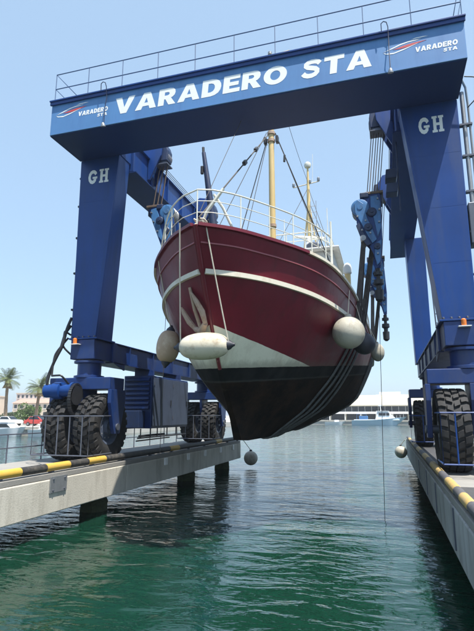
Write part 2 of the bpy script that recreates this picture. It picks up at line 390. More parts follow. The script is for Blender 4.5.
# ------------------------------------------------------------------ lettering outlines
def stroke(path, t):
    pts = [Vector((x,y)) for x,y in path]; L=[]; Rr=[]
    for i,p in enumerate(pts):
        d=(pts[min(i+1,len(pts)-1)]-pts[max(i-1,0)]).normalized(); nn=Vector((-d.y,d.x))*t
        L.append(tuple(p+nn)); Rr.append(tuple(p-nn))
    return L+Rr[::-1]
def ell(cx,cy,rx,ry,n=28): return [(cx+rx*math.cos(2*math.pi*i/n), cy+ry*math.sin(2*math.pi*i/n)) for i in range(n)]
GL = {
 'V': (1.16, [[(0,1),(.37,1),(.58,.36),(.80,1),(1.16,1),(.75,0),(.40,0)]]),
 'A': (1.22, [[(0,0),(.42,1),(.81,1),(1.22,0),(.85,0),(.78,.19),(.43,.19),(.36,0)],[(.5,.39),(.71,.39),(.605,.70)]]),
 'R': (1.0, [[(0,0),(0,1),(.6,1),(.78,.965),(.9,.86),(.935,.70),(.9,.55),(.8,.45),(.71,.41),(1.0,0),(.61,0),(.4,.355),(.33,.355),(.33,0)],[(.33,.775),(.33,.575),(.5,.575),(.58,.61),(.605,.675),(.58,.74),(.5,.775)]]),
 'D': (1.04, [[(0,0),(0,1),(.5,1),(.72,.96),(.9,.85),(1.0,.68),(1.03,.5),(1.0,.32),(.9,.15),(.72,.04),(.5,0)],[(.33,.24),(.48,.24),(.6,.29),(.67,.39),(.69,.5),(.67,.61),(.6,.71),(.48,.76),(.33,.76)]]),
 'E': (.88, [[(0,0),(0,1),(.86,1),(.86,.77),(.33,.77),(.33,.61),(.8,.61),(.8,.39),(.33,.39),(.33,.23),(.88,.23),(.88,0)]]),
 'O': (1.16, [ell(.58,.5,.58,.52), ell(.58,.5,.25,.27)]),
 'S': (.98, [stroke([(.90,.74),(.80,.84),(.66,.885),(.48,.895),(.31,.86),(.21,.78),(.21,.68),(.31,.60),(.50,.54),(.69,.48),(.79,.39),(.79,.28),(.70,.17),(.53,.11),(.34,.115),(.19,.17),(.08,.29)], .125)]),
 'T': (.98, [[(0,1),(.98,1),(.98,.76),(.66,.76),(.66,0),(.32,0),(.32,.76),(0,.76)]]),
 'H': (1.0, [[(0,0),(0,.14),(.1,.14),(.1,.86),(0,.86),(0,1),(.45,1),(.45,.86),(.36,.86),(.36,.58),(.64,.58),(.64,.86),(.55,.86),(.55,1),(1,1),(1,.86),(.9,.86),(.9,.14),(1,.14),(1,0),(.55,0),(.55,.14),(.64,.14),(.64,.42),(.36,.42),(.36,.14),(.45,.14),(.45,0)]]),
 'G': (1.0, [stroke([(.86,.68),(.78,.80),(.66,.875),(.5,.89),(.34,.84),(.21,.70),(.16,.5),(.21,.30),(.34,.16),(.5,.11),(.66,.15),(.76,.24),(.78,.36)], .125), [(.5,.365),(.5,.51),(1.0,.51),(1.0,.365)]]),
}
def shape2d(name, polys, x, y, z, sx, sz, shear, material, parent, depth=.0015):
    cu = bpy.data.curves.new('outline', 'CURVE'); cu.dimensions = '2D'; cu.fill_mode = 'BOTH'; cu.extrude = depth
    for P in polys:
        sp = cu.splines.new('POLY'); sp.points.add(len(P)-1); sp.use_cyclic_u = True
        for i,(u,v) in enumerate(P): sp.points[i].co = (u*sx + shear*v*sz, v*sz, 0, 1)
    tmp = bpy.data.objects.new('tmp', cu); col.objects.link(tmp)
    dg = bpy.context.evaluated_depsgraph_get()
    me = bpy.data.meshes.new_from_object(tmp.evaluated_get(dg)); bpy.data.objects.remove(tmp); bpy.data.curves.remove(cu)
    org = ORG[parent.name]
    me.transform(Matrix.Translation((x-org[0], y-org[1], z-org[2])) @ Matrix.Rotation(math.pi/2, 4, 'X'))
    me.materials.clear(); me.materials.append(MATS[material])
    o = bpy.data.objects.new(name, me); col.objects.link(o); o.parent = parent; return o
def word(txt, x0, x1, y, z, h, shear, parent, gap=.10, material='white_paint', name='letter'):
    tot = sum(GL[c][0] for c in txt)+gap*(len(txt)-1); sx = (x1-x0-shear*h)/tot; x = x0
    for c in txt:
        shape2d(name, GL[c][1], x, y, z, sx, h, shear, material, parent); x += (GL[c][0]+gap)*sx

# ------------------------------------------------------------------ travel lift
LX = -3.52
lift = empty('travel_lift', (LX, 18.4, 1.4))
tag(lift, 'huge blue boat hoist on rubber tyres straddling the dock, with white lettering on its crossbeam', 'boat hoist')
def mx_(x, side): return x if side < 0 else 2*LX-x
# crossbeam
B0, B1, BZ0, BZ1 = -9.36, 2.32, 11.08, 12.18
cb = MB().box(B0, B1, 11.40, 13.0, BZ0, BZ1-.003).build('crossbeam', 'blue_faded', lift, bevel=.012)
MB().box(B0+.01, B1-.01, 11.42, 12.985, BZ0-.022, BZ0-.002).build('bottom_plate', 'blue_shaded', cb)
MB().box(B0-.04, B1+.04, 11.31, 13.06, BZ1, BZ1+.045).build('top_flange', 'blue', cb, bevel=.006)
MB().box(B0-.03, B1+.03, 11.345, 11.395, BZ1-.10, BZ1-.002).build('shadow_strip', 'blue', cb)  # dark blue strip standing in for the shadow below the flange
YF = 11.3975
word('VARADERO', -7.18, -2.0, YF, 11.37, .52, .10, cb)
word('STA', -1.66, .18, YF, 11.35, .52, .10, cb, gap=.14)
def logo(x0, z0, s):
    P = lambda L: [[(u, v) for u, v in L]]
    up = [(.0,.0),(.18,.13),(.40,.27),(.60,.33),(.85,.33),(.72,.29),(.56,.27),(.38,.20),(.2,.09)]
    lo_ = [(0,-.03),(.06,-.12),(.22,-.16),(.45,-.06),(.8,.16),(.46,.0),(.24,-.10),(.09,-.08)]
    rd = [(.22,.05),(.45,.15),(.66,.20),(.96,.22),(.76,.14),(.52,.05),(.36,.03)]
    cabn = [(.62,.36),(.72,.42),(.9,.43),(1.0,.40),(.88,.39),(.74,.385)]
    for nm, L, m in (('logo_hull_line', up, 'white_paint'), ('logo_wave_line', lo_, 'white_paint'), ('logo_red_sweep', rd, 'red_paint'), ('logo_cabin_line', cabn, 'white_paint')):
        shape2d(nm, P(L), x0, YF, z0, s*1.12, s*.60, 0, m, cb)
    word('VARADERO', x0+.78*s, x0+1.80*s, YF, z0-.17*s, .145*s, .1, cb, gap=.12, name='logo_letter')
    word('STA', x0+1.44*s, x0+1.78*s, YF, z0-.31*s, .095*s, .1, cb, gap=.12, name='logo_letter')
logo(-9.18, 11.73, 1.0); logo(.42, 11.66, .96)
for x in np.linspace(B0+1.5, B1-1.6, 5):
    MB().box(x-.006, x+.006, 11.3992, 11.3998, BZ0+.01, BZ1-.11).build('weld_seam', 'blue_faded', cb)
MB().box(B0+.02, B1-.02, 11.384, 11.399, BZ0+.002, BZ0+.035).build('lower_lip', 'blue_faded', cb)
# walkway rail on the crossbeam
rz = (12.69, 13.2)
mat('blue_rail', (.08, .14, .26), .5, 0, .1, 3)
for z in rz:
    MB().tube([(B0+.05,12.9,z),(B0+.05,11.45,z),(B1-.02,11.45,z),(B1-.02,12.9,z)], .016, 6).build('handrail', 'blue_rail', cb, smooth=True)
for x in np.linspace(B0+.05, B1-.02, 11):
    MB().tube([(x,11.45,BZ1+.045),(x,11.45,13.2)], .013, 6).build('rail_post', 'blue_rail', cb, smooth=True)
for x in (B0+.05, B1-.02):
    MB().tube([(x,12.9,BZ1+.045),(x,12.9,13.2)], .013, 6).build('rail_post', 'blue_rail', cb, smooth=True)
# gooseneck lamps
for x in (-7.52, .47):
    lp = MB().tube([(x+.10,11.36,BZ1-.2),(x+.10,11.30,12.30),(x+.07,11.28,12.42),(x,11.27,12.45),(x-.06,11.27,12.40),(x-.06,11.28,12.2)][::-1]+[(x+.09,11.30,11.6),(x+.09,11.30,11.05)], .013, 6).build('lamp_arm', 'navy', cb, smooth=True)
    MB().lathe([(.03,.12),(.05,.1),(.09,0),(.095,-.03),(.07,-.035)], Mt((x+.09,11.27,10.99), (R(20),0,0)) @ Matrix.Scale(.75,4), 14).build('lamp_head', 'galv', lp, smooth=True)

# front and rear columns, sill beams, upper beams
for side in (-1, 1):
    Xo = -9.33 if side < 0 else 2.28            # outer face
    xt = -7.87 if side < 0 else .81             # inner edge at the top
    xb = -8.38 if side < 0 else 1.45            # inner edge at the bottom
    xo_b = -9.25 if side < 0 else 2.26
    def quad(z, xi, xo, y0, y1): return [(xi,y0,z),(xo,y0,z),(xo,y1,z),(xi,y1,z)]
    c = MB().hexa(quad(5.08, xb, xo_b, 13.0, 13.95), quad(11.075, xt, Xo, 13.0, 13.65)).build('front_column', 'blue', lift, bevel=.02)
    # raised corner flats along the inner edge
    MB().hexa([(xb,12.965,5.1),(xb-side*-.0+.0,12.998,5.1),(xb+side*.05,12.998,5.1),(xb+side*.05,12.965,5.1)],
              [(xt,12.965,11.05),(xt,12.998,11.05),(xt+side*.05,12.998,11.05),(xt+side*.05,12.965,11.05)]).build('corner_flat', 'blue', c)
    # top of the column carries on behind the crossbeam
    lo, hi = sorted((xt-side*.02, Xo))
    MB().box(lo, hi, 13.07, 13.7, 11.08, 12.0).build('column_head', 'blue', c, bevel=.015)
    lo, hi = sorted((xb-side*.07, xo_b+side*.05))
    MB().box(lo, hi, 12.93, 14.02, 5.03, 5.078).build('base_flange', 'blue', c, bevel=.006)
    for bx_ in np.linspace(lo+.1, hi-.1, 5): MB().lathe([(.03,0),(.03,.04),(.016,.05)], Mt((bx_,12.955,5.08)), 6).build('bolt', 'steel_grey', c)
    for z in (6.55, 8.05, 9.55):
        t_ = (z-5.08)/(11.075-5.08); l4, h4 = sorted((lerp(xb, xt, t_)+side*.052, lerp(xo_b, Xo, t_)-side*.02))
        MB().box(l4, h4, 12.9982, 12.9992, z, z+.010).build('weld_seam', 'blue', c)
    # GH on the front face
    if side < 0: word('GH', -9.02, -8.25, 12.9975, 10.19, .48, 0, c, gap=.22)
    else: word('GH', 1.25, 1.90, 12.9975, 10.19, .48, 0, c, gap=.22)
    # rear column
    rt, rto = (-8.30, -9.13) if side < 0 else (1.27, 2.10)
    c2 = MB().hexa(quad(5.0, rt+side*.1, rto, 23.3, 24.1), quad(10.835, rt, rto, 23.2, 24.3)).build('rear_column', 'blue', lift, bevel=.02)
    # sill beam
    si, so = (-8.40, -9.22) if side < 0 else (1.47, 2.24)
    lo, hi = sorted((si, so))
    sb = MB().box(lo, hi, 12.96, 24.2, 4.42, 5.02).build('sill_beam', 'blue_lower', lift, bevel=.015)
    lo2, hi2 = sorted((si-side*.06, so+side*.06))
    MB().box(lo2, hi2, 14.05, 23.2, 5.023, 5.05).build('flange', 'blue_lower', sb)
    MB().box(lo2, hi2, 14.05, 23.2, 4.385, 4.415).build('flange', 'blue_lower', sb)
    for y in (15.1, 16.9, 18.7, 20.5, 22.2):
        l3, h3 = sorted((si-side*.003, si-side*.055)); MB().box(l3, h3, y, y+.03, 4.42, 5.02).build('stiffener', 'blue_lower', sb)
    # knee brace plate at the front column foot
    px = si-side*.035
    MB().prism([(13.98,4.42),(14.75,4.2),(14.75,4.42),(14.2,5.02),(13.98,5.02)], lambda u,v,d: (d,u,v), px-.025, px+.025).build('knee_plate', 'blue_lower', sb)
    # upper beam
    ui, uo = (-7.76, -8.72) if side < 0 else (.72, 1.62)
    lo, hi = sorted((ui, uo))
    ub = MB().box(lo, hi, 13.72, 26.0, 10.84, 11.80).build('upper_beam', 'blue', lift, bevel=.015)
    lo2, hi2 = sorted((ui-side*.10, uo+side*.06))
    MB().box(lo2, hi2, 13.72, 26.02, 10.80, 10.836).build('flange', 'blue_shaded', ub)
    MB().box(lo2, hi2, 13.72, 26.02, 11.803, 11.84).build('flange', 'blue', ub)
    for y in np.arange(14.9, 26, 1.4):
        l3, h3 = sorted((ui-side*.003, ui-side*.09)); MB().box(l3, h3, y, y+.025, 10.842, 11.798).build('stiffener', 'blue', ub)
    # ropes along the beam top between the two hoists
    for k in range(4):
        x = ui-side*(.05+.05*k)*.8+side*.05; MB().tube([(x,15.3,11.95+.045*k),(x,19.6,11.93+.045*k)], .012, 5).build('wire_rope', 'wire', ub)
    # small boxes (winch lights) under the beam on the right
    if side > 0:
        for k, z in enumerate((9.75, 9.30)):
            MB().prism([(-.2,-.15),(.16,-.15),(.2,.02),(.16,.15),(-.16,.15)], lambda u,v,d: (.52+u*.9, d, z+v), 14.15, 14.55).build('spot_lamp', 'navy', ub, bevel=.02)
        MB().tube([(.72,14.3,10.8),(.72,14.3,8.6)], .025, 6).build('lamp_pole', 'navy', ub, smooth=True)

# wheel bogies
def tyre_mesh(Rr=1.0, w=.70):
    m = MB(); prof = []
    hw = w/2; ri = .50
    for r, h in [(ri,-hw*.72),(ri+.05,-hw*.86),(.70,-hw*1.0),(.84,-hw*.99),(.91,-hw*.93),(.93,-hw*.82),(.937,0),(.93,hw*.82),(.91,hw*.93),(.84,hw*.99),(.70,hw*1.0),(ri+.05,hw*.86),(ri,hw*.72)]: prof.append((r,h))
    Mx = Matrix.Rotation(math.pi/2, 4, 'Y')
    m.lathe(prof+[prof[0]], Mx, 48)
    n = 25
    def block(st):
        o = len(m.v); k_ = len(st)
        for a, da, h, r0, r1, sgn in st:
            for aa, r in ((a-da, r0-.03), (a+da, r0-.03), (a+da*.84, r1), (a-da*.84, r1)): m.v.append((h*sgn, r*math.cos(aa), r*math.sin(aa)))
        for k in range(k_-1):
            for j in range(4): m.f.append((o+k*4+j, o+k*4+(j+1)%4, o+k*4+4+(j+1)%4, o+k*4+4+j))
        m.f.append((o,o+1,o+2,o+3)); m.f.append(tuple(o+4*(k_-1)+j for j in range(4)))
    for i in range(n):
        for sgn in (-1, 1):
            a0 = 2*math.pi*(i+(.5 if sgn > 0 else 0))/n; p = 2*math.pi/n
            # shoulder lug, wrapping down the side
            block([(a0+.02, p*.34, .175, .945, 1.0, sgn), (a0-.01, p*.35, .27, .935, .995, sgn), (a0-.02, p*.37, .335, .91, .965, sgn), (a0-.02, p*.33, hw*1.015, .83, .86, sgn)])
            # centre lug, half a pitch on and slanted
            block([(a0+p*.62, p*.31, .02, .95, 1.0, sgn), (a0+p*.48, p*.33, .085, .95, 1.0, sgn), (a0+p*.40, p*.30, .145, .948, .998, sgn)])
    return m
TY = None
def bogie(xin0, xin1, xout0, xout1, plate, yc, side, xpiv):
    """xin*: inner tyre X range; plate: X of the inner fork plate"""
    global TY
    fr = MB()
    lo, hi = sorted((plate, xout1+side*.22))
    z0, z1 = 3.50, 3.86
    fr.box(lo, hi, yc-.42, yc+.42, z0, z1)
    b = fr.build('wheel_bogie', 'blue_lower', lift, bevel=.02)
    ar = []
    for x in (plate-side*.0, (xin1+xout0)/2, xout1+side*.13):
        w = .06
        MB().prism([(-.42,3.5),(-.42,3.1),(-.2,2.35),(-.14,2.2),(.14,2.2),(.2,2.35),(.42,3.1),(.42,3.5)], lambda u,v,d: (d,yc+u,v), x-w, x+w).build('fork_plate', 'blue_lower', b, bevel=.01)
    MB().tube([(min(plate,xout1+side*.2)-.1,yc,2.40),(max(plate,xout1+side*.2)+.1,yc,2.40)], .10, 16).build('axle', 'steel_grey', b, smooth=True)
    MB().lathe([(.46,3.863),(.46,3.93),(.36,3.95),(.36,4.30),(.47,4.32),(.47,4.383)], Mt((xpiv,yc,0)), 28).build('slewing_pivot', 'blue_lower', b, smooth=True)
    Lx = ORG[b.name]
    for a, c in ((xin0,xin1),(xout0,xout1)):
        xc_ = (a+c)/2
        if TY is None:
            TY = tyre_mesh(); t = TY.build('tyre', 'rubber', b, smooth=True, org=(0,0,0)); TY = t
        else: t = inst(TY, b, (0,0,0))
        t.location = (xc_-Lx[0], yc-Lx[1], 2.40-Lx[2]); t.rotation_euler = (random.uniform(0,6), 0, 0)
        Mx = Matrix.Translation((xc_,yc,2.40)) @ Matrix.Rotation(math.pi/2, 4, 'Y')
        MB().lathe([(.12,-.30),(.20,-.30),(.22,-.2),(.42,-.16),(.46,-.27),(.52,-.28),(.53,-.22),(.50,0),(.53,.22),(.52,.28),(.46,.27),(.42,.16),(.22,.2),(.20,.30),(.12,.30)], Mx, 30).build('rim', 'rim', b, smooth=True)
        for k in range(10):
            w = 2*math.pi*k/10
            for s_ in (-1, 1): MB().lathe([(.022,-.02),(.022,.02)], Matrix.Translation((xc_+s_*.185, yc+.33*math.cos(w), 2.40+.33*math.sin(w))) @ Matrix.Rotation(math.pi/2,4,'Y'), 6).build('wheel_nut', 'galv', b)
    return b
bogies = {}
for yc in (13.4, 23.6):
    bogies[(-1,yc)] = bogie(-7.92, -8.62, -8.98, -9.68, -7.80, yc, -1, -8.80)
    bogies[(1,yc)] = bogie(1.15, 1.85, 2.15, 2.85, .99, yc, 1, 1.95)
# guards in front of the front wheels
def guard(x0, x1, y, z0, z1, m, b, posts, back):
    MB().tube([(x0,y,z0),(x1,y,z0),(x1,y,z1),(x0,y,z1)], .022, 6, closed=True).build('guard_frame', m, b, smooth=True)
    for x in posts: MB().tube([(x,y,z0),(x,y,z1)], .018, 6).build('guard_bar', m, b, smooth=True)
    for z in (z0, z1):
        for x in (x0, x1): MB().tube([(x,y,z),(x,y+back,z)], .02, 6).build('guard_arm', m, b, smooth=True)
guard(-9.62, -7.80, 12.02, 1.66, 2.72, 'steel_grey', bogies[(-1,13.4)], (-9.2,-8.8,-8.42,-8.02), 1.2)
guard(1.12, 3.0, 11.9, 1.70, 2.80, 'blue', bogies[(1,13.4)], (1.42,1.9,2.4), 1.2)
MB().tube([(-7.80,12.02,2.72),(-7.36+.0,12.02,2.72)], .018, 6).build('guard_bar', 'steel_grey', bogies[(-1,13.4)])
guard(-9.62, -7.80, 22.25, 1.66, 2.72, 'steel_grey', bogies[(-1,23.6)], (-9.2,-8.8,-8.42,-8.02), 1.0)
guard(.93, 3.0, 22.3, 1.66, 2.72, 'blue', bogies[(1,23.6)], (1.42,1.9,2.4), 1.0)
# drive motor, chain wheel and hoses on the left front bogie
b0 = bogies[(-1,13.4)]
MB().lathe([(.10,-.46),(.17,-.44),(.17,-.2),(.21,-.19),(.21,.02),(.15,.04),(.15,.3),(.2,.31),(.2,.36)], axisM((-9.25,12.70,3.46), (1,0,0)) @ Matrix.Scale(1.2,4), 20).build('drive_motor', 'blue', b0, smooth=True)
MB().lathe([(.27,-.05),(.29,-.05),(.29,.05),(.27,.05)], axisM((-8.78,12.72,3.32), (1,0,0)), 22).build('chain_wheel', 'black_steel', b0)
ch = MB()
for k in range(34):
    w = 2*math.pi*k/34
    ch.obox(Matrix.Translation((-8.78, 12.74+.31*math.cos(w), 3.20+.45*math.sin(w))) @ Matrix.Rotation(w+(k%2)*.0,4,'X'), .10, .05, .07)
tag(ch.build('drive_chain', 'black_steel', b0), kind='stuff')
def hose(pts, r, parent, m='hose', nm='hose'):
    k = len(pts); t = np.linspace(0, k-1, 8*(k-1)+1); P = np.array(pts, float)
    c = [pch(range(k), P[:,i], t) for i in range(3)]
    return MB().tube(list(zip(*c)), r, 8).build(nm, m, parent, smooth=True)
hose([(-9.65,12.7,3.5),(-9.75,12.65,3.75),(-9.6,12.7,4.3),(-9.42,12.85,4.9),(-9.40,12.95,5.35),(-9.36,13.1,5.75)], .045, lift)
hose([(-9.55,12.7,3.55),(-9.70,12.6,3.68),(-9.68,12.7,4.1),(-9.52,12.85,4.7),(-9.45,12.95,5.2),(-9.36,13.1,5.5)], .04, lift)
hose([(-9.0,12.72,3.62),(-9.2,12.5,3.9),(-9.55,12.6,3.9),(-9.62,12.75,4.5),(-9.36,13.0,5.1)], .03, lift)
hose([(-9.2,13.1,4.5),(-9.5,12.95,4.9),(-9.46,12.95,5.3),(-9.34,13.1,5.2)], .03, lift)
# beacons at the column feet
for x, s_ in ((-9.02, -1), (1.92, 1)):
    bk = MB().box(x-.13, x+.16, 12.80, 12.955, 4.86, 4.88).build('beacon_bracket', 'white_paint', lift)
    MB().lathe([(.055,4.885),(.06,4.92),(.06,5.03),(.03,5.06)], Mt((x,12.87,0)), 12).build('beacon', 'orange', bk, smooth=True)
# power pack under the left sill beam
pp = MB().box(-9.15, -8.02, 16.2, 19.55, 2.28, 4.15).build('power_pack', 'blue_lower', lift, bevel=.02)
for k, z in enumerate(np.arange(2.95, 4.05, .165)):
    MB().prism([(16.19,z),(16.10,z+.02),(16.12,z+.10),(16.19,z+.14)], lambda u,v,d: (d,u,v), -9.08, -8.10).build('louvre', 'blue_lower', pp)
for y0, y1 in ((16.27,17.9),(17.93,19.5)):
    dp = MB().box(-8.018, -7.985, y0, y1, 2.36, 4.08).build('door_panel', 'panel_grey', pp, bevel=.008)
    MB().box(-7.983, -7.955, y1-.16, y1-.11, 3.1, 3.3).build('handle', 'black_steel', dp)
    for z in (2.6, 3.8): MB().box(-7.983, -7.965, y0+.02, y0+.07, z, z+.12).build('hinge', 'steel_grey', dp)
MB().box(-8.95, -8.25, 15.72, 16.185, 2.30, 2.9).build('fuel_box', 'navy', pp, bevel=.02)
for y in (16.6, 19.1): MB().box(-8.95, -8.2, y, y+.12, 4.153, 4.382).build('hanger', 'blue_lower', pp)
# pipe rack below it
pk = MB().tube([(-8.1,15.4,1.98),(-8.1,19.6,1.98)], .03, 6).build('pipe_rack', 'black_steel', lift)
MB().tube([(-8.2,15.5,1.88),(-8.2,18.2,1.90)], .025, 6).build('pipe', 'black_steel', pk)
MB().tube([(-8.15,15.6,2.04),(-8.15,17.6,2.05)], .04, 6).build('pipe', 'black_steel', pk)
for y in (15.6,16.35,16.9,17.75,18.6,19.4): MB().tube([(-8.1,y,1.96),(-8.1,y,2.29)], .022, 6).build('hanger_rod', 'black_steel', pk)
# ladders
def ladder(p0, p1, w, side_v, m, n, rail=.02):
    p0, p1, sv = Vector(p0), Vector(p1), Vector(side_v)
    o = MB().tube([p0-sv*w/2, p1-sv*w/2], rail, 6).tube([p0+sv*w/2, p1+sv*w/2], rail, 6).build('ladder', m, lift, smooth=True)
    for k in range(n):
        p = p0.lerp(p1, (k+.5)/n); MB().tube([p-sv*w/2, p+sv*w/2], rail*.7, 5).build('rung', m, o)
ladder((1.60,14.35,5.1), (1.42,14.35,10.7), .38, (.9,.3,0), 'galv', 22)
# cable duct and pipe up the right column
dc = MB().tube([(2.42,13.1,5.0),(2.42,13.1,11.3)], .055, 10).build('cable_duct', 'galv', lift, smooth=True)
MB().tube([(2.55,13.1,4.6),(2.55,13.1,10.9),(2.52,13.05,11.4),(2.40,12.9,11.6)], .03, 8).build('pipe', 'galv', dc, smooth=True)
for z in (6.2,7.3,8.4,9.4,10.3): MB().box(2.29, 2.60, 13.03, 13.18, z, z+.05).build('clamp', 'steel_grey', dc)
hose([(2.5,12.9,10.7),(2.75,12.8,11.0),(2.72,12.7,11.4),(2.45,12.7,11.5)], .015, lift)
bx2 = MB().box(2.30, 2.75, 13.0, 13.5, 7.0, 8.1).build('junction_box', 'steel_grey', lift, bevel=.02)
dcl = MB().tube([(-9.38,13.2,5.1),(-9.40,13.2,11.0)], .022, 8).build('conduit', 'navy', lift, smooth=True)
for z in (6.0,7.2,8.4,9.5,10.5): MB().box(-9.44, -9.30, 13.14, 13.26, z, z+.06).build('clamp', 'black_steel', dcl)

# hoists: head sheaves on the beams, ropes, hook blocks
def hoist(side, yc, ztop, zb, tilt=0.):
    ui = -7.76 if side < 0 else .72
    s = -side                                    # towards the boat
    arm = MB()
    fn = lambda u,v,d: (ui+s*u, d, v)
    arm.prism([(-.35,11.85),(-.35,12.35),(0,12.62),(.35,12.55),(.55,12.2),(.52,11.9),(.1,11.0),(.02,11.0),(.02,11.85)], fn, yc-.30, yc-.22)
    arm.prism([(-.35,11.85),(-.35,12.35),(0,12.62),(.35,12.55),(.55,12.2),(.52,11.9),(.1,11.0),(.02,11.0),(.02,11.85)], fn, yc+.22, yc+.30)
    a = arm.build('hoist_bracket', 'blue', lift, bevel=.012)
    hx = ui+s*.50
    MB().prism([(-.20,.28),(.16,.34),(.24,.1),(.22,-.30),(-.22,-.30),(-.24,.05)], lambda u,v,d: (hx+u, d, ztop+v), yc-.20, yc+.20).build('sheave_housing', 'navy', a, bevel=.03)
    for k in (-.13, -.04, .05, .14):
        MB().lathe([(.24,-.03),(.26,-.03),(.23,0),(.26,.03),(.24,.03)], axisM((hx,yc+k,ztop-.12), (0,1,0)), 20).build('sheave', 'steel_grey', a, smooth=True)
    MB().box(hx-.24, hx+.24, yc-.235, yc+.235, ztop-.44, ztop-.40).build('rope_guide', 'steel_grey', a)
    bx = hx + s*(.25 if side > 0 else -.22)
    for k in range(6):
        f = (k-2.5)/2.5
        MB().tube([(hx+f*.19, yc+.05*(-1)**k, ztop-.40), (bx+f*.19, yc+.05*(-1)**k, zb+.05)], .014, 5).build('wire_rope', 'wire_brown', a)
    # hook block: two shaped cheek plates with sheaves between them and a hanging yoke
    ct, sn = math.cos(tilt), math.sin(tilt)
    fb = lambda u,v,d: (bx+s*(u*ct-v*sn), d, zb+v*ct+u*sn)
    cheek = [(-.20,.02),(-.26,-.5),(-.30,-1.5),(-.26,-2.25),(-.16,-2.36),(-.06,-1.95),(.10,-1.62),(.34,-1.35),(.50,-.75),(.50,-.35),(.38,-.12),(.2,-.14),(.12,.02)]
    hb = MB().prism(cheek, fb, yc-.24, yc-.19).prism(cheek, fb, yc+.19, yc+.24).build('hook_block', 'blue', a, bevel=.012)
    def plate(poly, m, t, nm='cheek_plate', e=0.): return MB().prism(poly, fb, yc-.245-t-e, yc-.243-e).build(nm, m, hb, bevel=.01)
    # light blue link arm running from the upper left to the lower right
    plate([(.46,-.20),(.56,-.34),(.52,-.62),(.30,-1.02),(.12,-1.40),(-.02,-1.62),(-.14,-1.50),(.0,-1.15),(.16,-.8),(.28,-.34)], 'blue_block', .07)
    plate([(-.12,-.06),(-.22,-.30),(-.26,-1.1),(-.17,-1.42),(-.08,-1.0),(.06,-.42),(.08,-.1)], 'blue_block', .035)
    plate([(-.10,-1.62),(-.28,-1.5),(-.25,-2.2),(-.17,-2.3),(-.09,-2.0)], 'blue_block', .05)
    plate([(.40,-.95),(.28,-1.22),(.12,-1.5),(.02,-1.66),(.14,-1.7),(.34,-1.42),(.48,-1.05)], 'navy', .09)
    for u, v, r, t in ((.38,-.45,.27,.05),(.02,-.62,.14,.09),(.12,-1.12,.12,.13),(-.16,-1.72,.10,.10)):
        c_ = fb(u,v,yc-.25-t/2); MB().lathe([(r*.3,-t/2-.03),(r*.35,-t/2),(r*.85,-t/2),(r,-t/2+.015),(r,t/2)], axisM(c_, (0,1,0)), 20).build('sheave_cover', 'navy' if r < .2 else 'blue_block', hb, smooth=True)
    for k_ in range(4):
        MB().lathe([(.25,-.03),(.30,-.035),(.26,0),(.30,.035),(.25,.03)], axisM(fb(.34,-.46,yc-.135+.09*k_), (0,1,0)), 22).build('sheave', 'galv', hb, smooth=True)
    MB().lathe([(.21,-.17),(.24,-.17),(.24,.17),(.21,.17)], axisM(fb(.0,-1.15,yc), (0,1,0)), 20).build('sheave', 'black_steel', hb, smooth=True)
    for (u,v) in ((-.14,-.2),(-.2,-.55),(-.2,-.95),(.2,-.9),(.05,-1.3),(.3,-1.2),(-.18,-1.95),(.44,-.75)):
        MB().lathe([(.03,-.05),(.03,.05)], axisM(fb(u,v,yc-.30), (0,1,0)), 6).build('bolt', 'galv', hb)
    q0, q1 = sorted((fb(-.30,0,0)[0], fb(.24,0,0)[0]))
    MB().box(q0, q1, yc-.28, yc+.28, zb-.01, zb+.07).build('rope_plate', 'wire_brown', hb, bevel=.01)
    MB().box(q0+.03, q1-.03, yc-.2, yc+.2, zb-.30, zb-.02).build('rope_anchor', 'navy', hb, bevel=.03)
    q0, q1 = sorted((fb(.14,0,0)[0], fb(.40,0,0)[0]))
    MB().box(q0, q1, yc-.30, yc-.05, zb-.12, zb+.06).build('rope_clamp', 'navy', hb, bevel=.03)
    for y_ in (-.22, .22): MB().lathe([(.09,-.14),(.09,.14)], axisM(fb(.26,-1.46,yc+y_), (0,1,0)), 14).build('sling_pin', 'galv', hb, smooth=True)
    # hanging adjuster below the cheek
    p = fb(-.18,-2.33,yc)
    prof = [(.07,0),(.07,-.1),(.13,-.12),(.13,-.22),(.06,-.24),(.06,-.34),(.14,-.36),(.15,-.5),(.08,-.55),(.08,-.66),(.13,-.68),(.12,-.98),(.05,-1.05)]
    MB().lathe(prof, Mt(p), 14).build('hook_stem', 'black_steel', hb, smooth=True)
    return fb(.28,-1.46,yc), fb(-.18,-3.38,yc)
HK = {}
HK['R1'] = hoist(1, 15.0, 12.02, 9.45, R(4))
HK['R2'] = hoist(1, 20.2, 11.95, 9.0, R(0))
HK['L1'] = hoist(-1, 15.0, 12.02, 9.95, R(24))
HK['L2'] = hoist(-1, 20.2, 11.95, 9.4, R(15))

